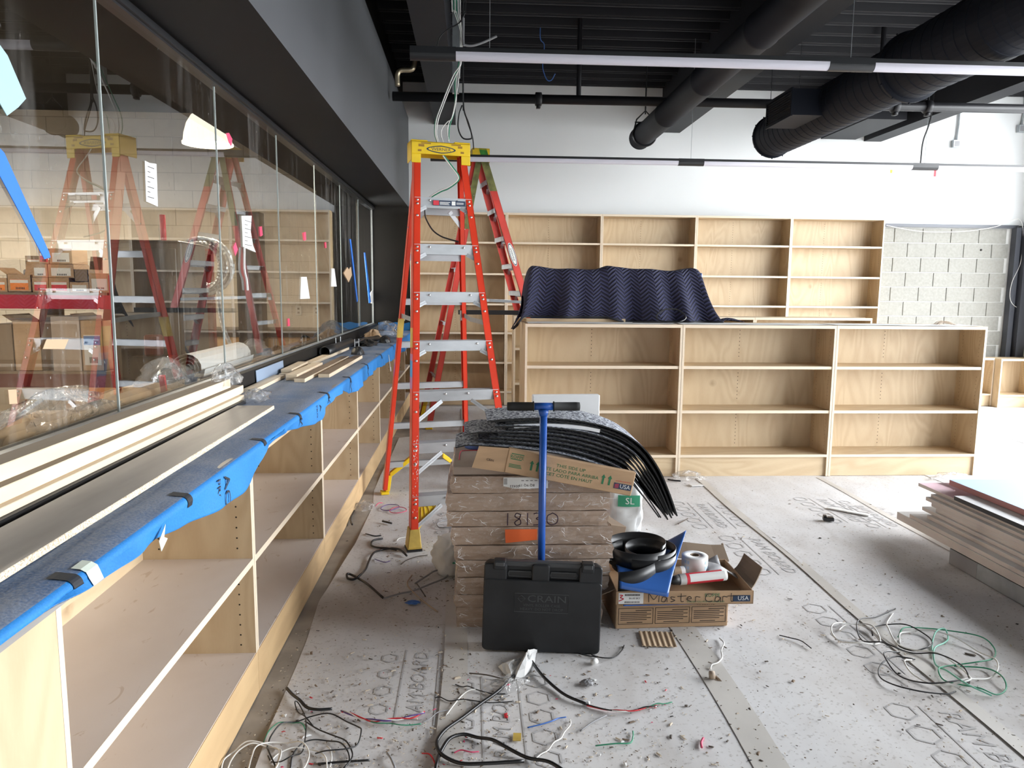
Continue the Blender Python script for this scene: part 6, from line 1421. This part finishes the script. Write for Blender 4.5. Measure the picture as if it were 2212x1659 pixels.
# ================================================================ floor: cables, offcuts, debris
NW = [0]
def wire(label, pts, o, s, r, mat, zl=.006, wave=0.0, cat='wire', group='loose wires on the floor', name='loose_wire', closed=False):
    P = [fl(o[0]+x/s, o[1]+y/s, .0) for x, y in pts]; n = len(P)
    P = [V((p.x, p.y, r+.003+zl*(.5+.5*math.sin(i*2.1+NW[0]))*(0 if i in (0, n-1) else 1))) for i, p in enumerate(P)]; NW[0] += 1
    return tag(MB().tube(smoothpts(P, 6, closed), r, 6, closed).build(name, mat, None, True), label, cat, group)
c4_ = ((900, 1380), 3.95)
wire('heavy black cable running from the white wrap down into a big bend', [(830, 330), (700, 470), (550, 570), (400, 690), (250, 800), (180, 880), (175, 950), (230, 1030), (380, 1085), (600, 1090), (915, 1065)], *c4_, .0065, 'cable_black', .004)
wire('heavy black cable arching to the right along the bottom edge', [(160, 1150), (170, 1100), (200, 1000), (280, 900), (400, 850), (520, 865), (650, 910), (800, 980), (950, 1040), (1130, 1100), (1300, 1180)], *c4_, .0065, 'cable_black', .012)
wire('black cable curving from the tool case towards the twisted wires', [(920, 60), (935, 130), (1000, 240), (1080, 350), (1200, 450), (1300, 520), (1450, 575)], *c4_, .006, 'cable_black')
tw = [(1450, 575), (1600, 620), (1720, 640), (1850, 630), (1960, 600), (2050, 585)]
for k, m in enumerate(('cable_red', 'cable_white', 'cable_black')):
    wire({0: 'red', 1: 'white', 2: 'black'}[k]+' strand of the twisted wires right of the white wrap', [(x+6*math.sin(i*2+k*2), y+7*math.cos(i*2+k*2)) for i, (x, y) in enumerate(tw)], *c4_, .0026, m, .008)
wire('green wire tail at the end of the twisted wires', [(1950, 605), (2050, 575), (2110, 568), (2180, 550)], *c4_, .0022, 'cable_green')
wire('short white wire forked left of the white wrap', [(250, 665), (320, 580), (380, 500), (440, 465), (510, 450), (580, 470), (640, 495)], *c4_, .0024, 'cable_white')
wire('long dark wire lying across the seam left of the wrap', [(155, 515), (200, 510), (280, 545), (400, 540), (550, 550), (650, 560), (830, 545)], *c4_, .0022, 'cable_black')
wire('short dark wire above the white fork', [(330, 400), (390, 420), (440, 425), (520, 455), (650, 480), (760, 480)], *c4_, .0022, 'cable_black')
wire('grey wire curling beside the floor seam', [(50, 725), (120, 690), (180, 650), (270, 620)], *c4_, .002, 'cable_grey')
wire('short blue wire offcut', [(945, 770), (1050, 755), (1150, 725), (1210, 690), (1275, 680)], *c4_, .0026, 'cable_blue')
wire('bent green wire offcut at the right', [(1525, 925), (1700, 920), (1820, 905), (1845, 850), (1845, 800)], *c4_, .0026, 'cable_green')
wire('straight grey wire stick below the twisted wires', [(1395, 800), (1500, 735), (1620, 665)], *c4_, .0028, 'cable_grey')
wire('wavy pale wire in the lower middle of the floor', [(1010, 1040), (1060, 1000), (1120, 965), (1170, 910), (1230, 865), (1260, 810), (1310, 760), (1310, 700)], *c4_, .0024, 'cable_white')
wire('dark wire in front of the tool case', [(1255, 110), (1350, 130), (1450, 160), (1580, 170)], *c4_, .0026, 'cable_black')
wire('curved dark wire at the right foot of the tool case', [(1450, 115), (1510, 155), (1600, 185), (1690, 170), (1750, 110), (1770, 65)], *c4_, .0026, 'cable_black')
wire('red wire curl inside the big cable bend', [(320, 985), (380, 970), (460, 990), (530, 975)], *c4_, .0024, 'cable_pink')
wire('brown stick left of the white wrap', [(450, 305), (600, 332), (740, 355)], *c4_, .003, 'dark_chip')
wire('red wire curl left of the big cable bend', [(45, 990), (110, 1010), (150, 1060), (155, 1100)], *c4_, .0024, 'cable_red')
c3_ = ((460, 1380), 4.424)
wire('white cable ring at the bottom left, outer', [(80, 1260), (110, 1190), (200, 1100), (330, 1045), (500, 1040), (600, 1070), (655, 1140), (620, 1240), (560, 1300)], *c3_, .0026, 'cable_white', .02)
wire('white cable ring at the bottom left, inner', [(140, 1260), (180, 1170), (260, 1100), (380, 1060), (520, 1050), (610, 1090), (640, 1160), (600, 1250)], *c3_, .0026, 'cable_white', .02)
wire('white cable ring at the bottom left, right hand one', [(340, 1260), (370, 1150), (420, 1090), (550, 1030), (700, 1015), (850, 1050), (920, 1130), (880, 1240), (800, 1300)], *c3_, .0026, 'cable_white', .02)
wire('white cable arc ending beside the dark ring', [(540, 1200), (620, 1130), (760, 1080), (900, 1070), (1020, 1110), (1080, 1180), (1090, 1260)], *c3_, .0026, 'cable_white', .01)
wire('white wire tip pointing up among the dark rings', [(1090, 1040), (1125, 1100), (1135, 1170), (1120, 1240)], *c3_, .0024, 'cable_white', .01)
wire('large dark wire ring at the lower left', [(600, 1240), (530, 1130), (520, 1050), (560, 960), (660, 870), (800, 810), (950, 775), (1120, 775), (1280, 810), (1390, 880), (1418, 940), (1380, 1030), (1270, 1090), (1080, 1135), (980, 1110)], *c3_, .0026, 'cable_black', .02)
wire('dark wire with a narrow upright loop', [(960, 850), (880, 790), (810, 710), (785, 670), (815, 658), (865, 720), (890, 850), (885, 980), (850, 1100), (760, 1190), (650, 1225), (560, 1190), (525, 1130)], *c3_, .0022, 'cable_black', .025)
wire('dark wire crossing the rings towards the bottom edge', [(880, 800), (1000, 880), (1150, 950), (1270, 1020), (1330, 1100), (1320, 1180), (1250, 1250)], *c3_, .0026, 'cable_black', .012)
wire('dark wire arc inside the large ring', [(740, 1250), (760, 1130), (850, 1040), (960, 995), (1100, 990), (1220, 1030), (1290, 1110), (1300, 1190), (1250, 1260)], *c3_, .0026, 'cable_black', .01)
wire('thick black strip curving on the paper edge', [(705, 490), (760, 560), (830, 630), (900, 680), (1000, 705), (1140, 690)], *c3_, .0058, 'rubber', .01)
tw = [(1230, 705), (1300, 740), (1420, 780), (1530, 800), (1650, 805), (1770, 785), (1900, 765), (2020, 715)]
for k, m in enumerate(('cable_red', 'cable_white', 'cable_purple')):
    wire({0: 'red', 1: 'white', 2: 'dark'}[k]+' strand of the twisted wires at lower left', [(x+8*math.sin(i*2.2+k*2), y+8*math.cos(i*2.2+k*2)) for i, (x, y) in enumerate(tw)], *c3_, .0026, m, .008)
wire('green wire lying under the lower left twisted wires', [(1480, 795), (1560, 820), (1700, 825), (1790, 850), (1880, 840), (1990, 825)], *c3_, .0022, 'cable_green')
wire('thin green wire on the loose paper edge', [(480, 1010), (530, 900), (590, 850), (650, 820), (760, 815), (850, 830), (890, 900)], *c3_, .0018, 'cable_green')
wire('straight black stick near the bottom rings', [(1000, 1215), (1250, 1197), (1500, 1178)], *c3_, .004, 'cable_black')
wire('grey stick at the bottom edge', [(1665, 1110), (1700, 1170), (1740, 1250)], *c3_, .004, 'cable_grey')
c6_ = ((560, 1000), 3.607)
wire('black cable from the ladder foot snaking to a small loop', [(1150, 735), (1090, 700), (1000, 685), (940, 695), (890, 730), (855, 780), (830, 840), (790, 900), (740, 925), (690, 915), (685, 895), (720, 890), (780, 920), (850, 980), (965, 1065)], *c6_, .0065, 'cable_black', .012)
wire('black cable end with a red tip beside the ladder foot', [(960, 600), (890, 620), (872, 650), (920, 675), (1000, 682), (1070, 690)], *c6_, .006, 'cable_black', .006)
wire('dark grey strip from the cable bend to the carton stack', [(970, 1068), (1100, 1035), (1200, 1010), (1330, 970), (1450, 910), (1475, 860), (1380, 862), (1300, 900), (1215, 950)], *c6_, .005, 'cable_grey', .01)
wire('pale brown cord lying in the stack shadow', [(1190, 885), (1155, 940), (1170, 990), (1250, 1070), (1320, 1120), (1390, 1170)], *c6_, .004, 'cable_tan')
wire('purple wire ring beside the ladder rail', [(950, 355), (1000, 332), (1075, 338), (1085, 355), (1020, 376), (960, 372)], *c6_, .0028, 'cable_purple', .004, closed=True)
wire('pink wire ring beside the ladder rail', [(1018, 375), (1065, 352), (1130, 360), (1145, 380), (1080, 398), (1030, 392)], *c6_, .0028, 'cable_pink', .004, closed=True)
wire('stubby black tube bit left of the ladder rail', [(960, 465), (995, 473), (1032, 482)], *c6_, .007, 'cable_black', 0)
wire('small dark wire curl left of the ladder', [(830, 560), (850, 572), (900, 578), (950, 574)], *c6_, .004, 'cable_black')
wire('dark strip leaning against the toe kick', [(740, 380), (715, 430), (712, 465), (725, 490)], *c6_, .006, 'cable_black')
wire('short white wire before the ladder boot', [(1070, 615), (1090, 595), (1140, 585)], *c6_, .003, 'cable_white')
wire('dark wire stick right of the ladder boot', [(1105, 798), (1150, 765), (1230, 745), (1310, 727)], *c6_, .003, 'dark_chip')
wire('dark wire arc between the ladder and the stack', [(1500, 445), (1420, 465), (1385, 490), (1400, 510), (1450, 515), (1520, 508)], *c6_, .004, 'cable_grey')
wire('thin pink cord left of the purple ring', [(905, 345), (930, 325), (960, 317)], *c6_, .003, 'cable_pink')
wire('thin dark wire in the stack shadow', [(900, 755), (930, 775), (980, 782), (1020, 770)], *c6_, .0024, 'cable_purple')
wire('short black stick under the grey strip', [(1225, 945), (1260, 1000), (1295, 1050)], *c6_, .003, 'cable_black')
cR = ((1400, 1280), 2.724)
RG = 'wire coils at the right'
wire('white wire coil at the left of the right hand heap', [(1120, 230), (1160, 205), (1240, 200), (1320, 230), (1365, 290), (1340, 320), (1240, 330), (1130, 300), (1080, 250), (1090, 215), (1180, 195), (1300, 225), (1365, 300)], *cR, .0035, 'cable_white', .02, group=RG)
wire('dark wire coil crossing the right hand heap', [(1455, 100), (1340, 150), (1250, 190), (1225, 230), (1260, 290), (1370, 330), (1450, 355), (1560, 365), (1700, 400), (1850, 470), (1890, 540), (1840, 560), (1650, 570), (1480, 500), (1390, 420), (1400, 380), (1480, 360)], *cR, .003, 'cable_black', .03, group=RG)
wire('white wire with a red joint rising from the right hand heap', [(1440, 130), (1405, 190), (1410, 240), (1460, 310), (1540, 350), (1700, 390), (1800, 430), (1880, 500), (1880, 555), (1700, 560), (1560, 500), (1505, 440), (1550, 405)], *cR, .0035, 'cable_white', .02, group=RG)
wire('dark wire ring nearest the camera in the right hand heap', [(1570, 400), (1450, 395), (1370, 440), (1360, 500), (1440, 560), (1600, 600), (1750, 605), (1810, 590)], *cR, .003, 'cable_black', .01, group=RG)
wire('green wire sweeping round the far side of the right hand heap', [(1470, 270), (1500, 240), (1580, 220), (1750, 235), (1950, 290), (2035, 340), (2030, 400), (1950, 440), (1850, 435), (1740, 450), (1705, 490), (1740, 530), (1850, 560), (1950, 600), (2050, 615), (2105, 580), (2080, 530), (1990, 460), (1800, 440)], *cR, .003, 'cable_green', .02, group=RG)
wire('pale wire sweeping inside the green one in the right hand heap', [(1480, 310), (1480, 270), (1530, 240), (1650, 245), (1800, 290), (1950, 360), (2040, 420), (2055, 480), (2000, 515), (1850, 540), (1780, 560)], *cR, .0035, 'cable_white', .02, group=RG)
wire('dark wire inside the far sweep of the right hand heap', [(1320, 260), (1320, 220), (1400, 200), (1520, 215), (1630, 260), (1670, 300), (1650, 345), (1560, 355), (1480, 330), (1470, 290)], *cR, .003, 'cable_black', .015, group=RG)
wire('mint green wire loop standing up from the right hand heap', [(1680, 390), (1670, 320), (1690, 265), (1740, 250), (1765, 275), (1740, 330), (1680, 370), (1690, 430), (1760, 500), (1870, 580), (2020, 615)], *cR, .0035, 'cable_mint', .03, group=RG)
wire('black hairpin wire left of the right hand heap', [(772, 258), (840, 275), (900, 295), (960, 335)], *cR, .0025, 'cable_black', .003)
wire('wavy white wire ending at the floor tape', [(420, 275), (445, 310), (430, 355), (435, 390), (410, 425), (375, 440), (365, 460)], *cR, .0032, 'cable_white', .006)
wire('small pink white wire bit near the lower floor tape', [(325, 868), (312, 895), (315, 922)], *cR, .0045, 'cable_pink', 0)
cM = ((1380, 980), 4.254)
wire('black strip on the floor under the carpet plank ends', [(265, 248), (320, 257), (385, 262)], *cM, .007, 'rubber', 0)
wire('thin dark splinter right of the carpet plank ends', [(360, 655), (405, 630), (450, 605)], *cM, .004, 'dark_chip', 0)
tag(MB(rotm(fl(1383+1910/4.254, 980+535/4.254), 0, 0, -.75)).bx(-.14, .14, -.022, .022, .001, .008).build('white_strip', 'paper_white'), 'white offcut strip on the paper floor left of the board pile', 'strip')
tag(MB(rotm(fl(1380+1740/4.254, 980+615/4.254), 0, 0, -.3)).bx(-.035, .035, -.022, .022, .001, .026).bx(-.035, -.01, -.022, .022, .026, .036).build('black_clip', 'rubber', bevel=.004), 'small black clip on the floor near the white strip', 'clip')
tag(MB(rotm(fl(1380+525/4.254, 980+290/4.254), 0, 0, .2)).bx(-.05, .05, -.03, .03, .001, .006).build('paper_scrap', 'paper_white'), 'white paper scrap before the island toe kick', 'paper')
lump('plastic_bag', 'crumpled clear plastic bag before the island toe kick', fl(1486, 1034), .12, .07, .06, 'poly_film', 41, 'plastic bag')
lump('plastic_bag', 'white crumpled plastic at the right end of the island', fl(2055, 1035), .16, .06, .05, 'poly_film', 42, 'plastic bag')
lump('plastic_scrap', 'clear plastic scrap on the floor by the left toe kick', fl(786, 1097), .07, .09, .04, 'poly_film', 44, 'plastic bag')
lump('grey_wad', 'round grey felt wad on the floor right of the white wrap', fl(1268, 1477), .026, .022, .012, 'cable_grey', 45, 'wad', rough=.2)
lump('paper_scrap', 'dark blue scrap in the shadow left of the stack', fl(892, 1303), .035, .02, .012, 'cable_blue', 46, 'scrap', rough=.2)
tag(MB(rotm(fl(1117, 1593), 0, 0, -.1)).bx(-.014, .014, -.022, .022, .001, .003).build('yellow_note', 'yellow_dirty'), 'small yellow paper square on the floor', 'paper')
tag(MB().tube([fl(1279, 1431, .012), fl(1289, 1427, .012)], .011, 10).build('wire_connector', 'paper_white', None, True), 'white wire connector before the tool case', 'connector')
tag(MB().tube([fl(1533, 1458, .018), fl(1543, 1458, .018)], .016, 10, cap=True).build('tube_end', 'cable_tan', None, True), 'short brown tube end lying on the floor tape', 'tube')
# white wrap crumpled on the cable
def wrap(name, label, pxs, o, s, mat, h, seed):
    P = [fl(o[0]+x/s, o[1]+y/s, 0) for x, y in pxs]; c = sum(P, V((0, 0, 0)))/len(P); r = random.Random(seed); b = MB(); n = len(P)
    rings = []
    for k, f in enumerate((1.0, .75, .45, .15)):
        rings.append([V((c.x+(p.x-c.x)*f, c.y+(p.y-c.y)*f, .004+h*(1-f)*(.5+r.random())+(h*.35*r.random() if k else 0))) for p in P])
    vs = [p for rg in rings for p in rg]+[V((c.x, c.y, h*1.0))]
    fs = [(k*n+i, k*n+(i+1) % n, (k+1)*n+(i+1) % n, (k+1)*n+i) for k in range(3) for i in range(n)]+[(3*n+i, 3*n+(i+1) % n, 4*n) for i in range(n)]
    b.add(vs, fs); return tag(b.build(name, mat), label, 'wrap')
wrap('white_wrap', 'crumpled white wrap folded over the black cable before the tool case', [(835, 360), (835, 290), (880, 210), (950, 130), (1000, 115), (1060, 95), (1020, 130), (1010, 200), (985, 260), (920, 330)], *c4_, 'paper_white', .035, 3)
wrap('white_wrap', 'flatter white printed wrap under the crumpled one', [(695, 245), (790, 200), (900, 155), (930, 190), (860, 290), (800, 345), (740, 300)], *c4_, 'paper_white', .02, 4)
wrap('plastic_wrap', 'clear film scrap below the crumpled white wrap', [(620, 410), (700, 360), (830, 330), (975, 365), (900, 430), (790, 475), (700, 470)], *c4_, 'poly_film', .03, 5)
# loose debris: sawdust, chips and offcuts nobody could count
def debris(name, label, n, regs, mats, smin, smax, seed):
    r = random.Random(seed); b = MB()
    for i in range(n):
        rg = r.choice(regs); px, py = r.uniform(rg[0], rg[2]), r.uniform(rg[1], rg[3]); p = fl(px, py, .0025)
        if p.x < XF+.03 or p.x > 7.5: continue
        s = r.uniform(smin, smax)*(1 if r.random() < .85 else 2.2); a = r.uniform(0, pi); l = s*r.uniform(.6, 3.0); h = s*r.uniform(.3, .8)
        ca, sa = math.cos(a), math.sin(a); b.m = r.randrange(len(mats))
        q = [(-l, -s, 0), (l, -s*.6, 0), (l*.7, s, 0), (-l*.8, s*.7, 0), (-l*.6, -s*.4, h), (l*.7, -s*.3, h*.8), (l*.4, s*.6, h), (-l*.6, s*.5, h*.7)]
        b.add([(p.x+x*ca-y*sa, p.y+x*sa+y*ca, p.z+z) for x, y, z in q], [(4,5,6,7),(0,1,5,4),(1,2,6,5),(2,3,7,6),(3,0,4,7)])
    o = b.build(name, mats); o['kind'] = 'stuff'; o['label'] = label; o['category'] = 'debris'; return o
debris('floor_debris', 'sawdust and tiny offcuts scattered over the paper floor', 4200, [(560, 1250, 1500, 1659), (600, 1380, 1450, 1659), (500, 1400, 1100, 1659), (820, 1050, 1000, 1300), (1400, 1280, 2212, 1659), (1300, 1050, 2000, 1400)], ['dust_chip', 'dust_chip', 'dark_chip', 'cardboard_dark'], .0009, .0022, 5)
debris('floor_debris', 'dark chips sprinkled over the middle of the floor', 200, [(560, 1050, 1500, 1659), (1350, 1040, 2212, 1659)], ['dark_chip', 'cardboard_dark', 'cable_black'], .002, .004, 6)
debris('floor_debris', 'bright wire insulation crumbs at the bottom of the picture', 60, [(600, 1450, 1450, 1659)], ['cable_pink', 'paper_white', 'cable_red', 'dust_chip'], .002, .004, 7)
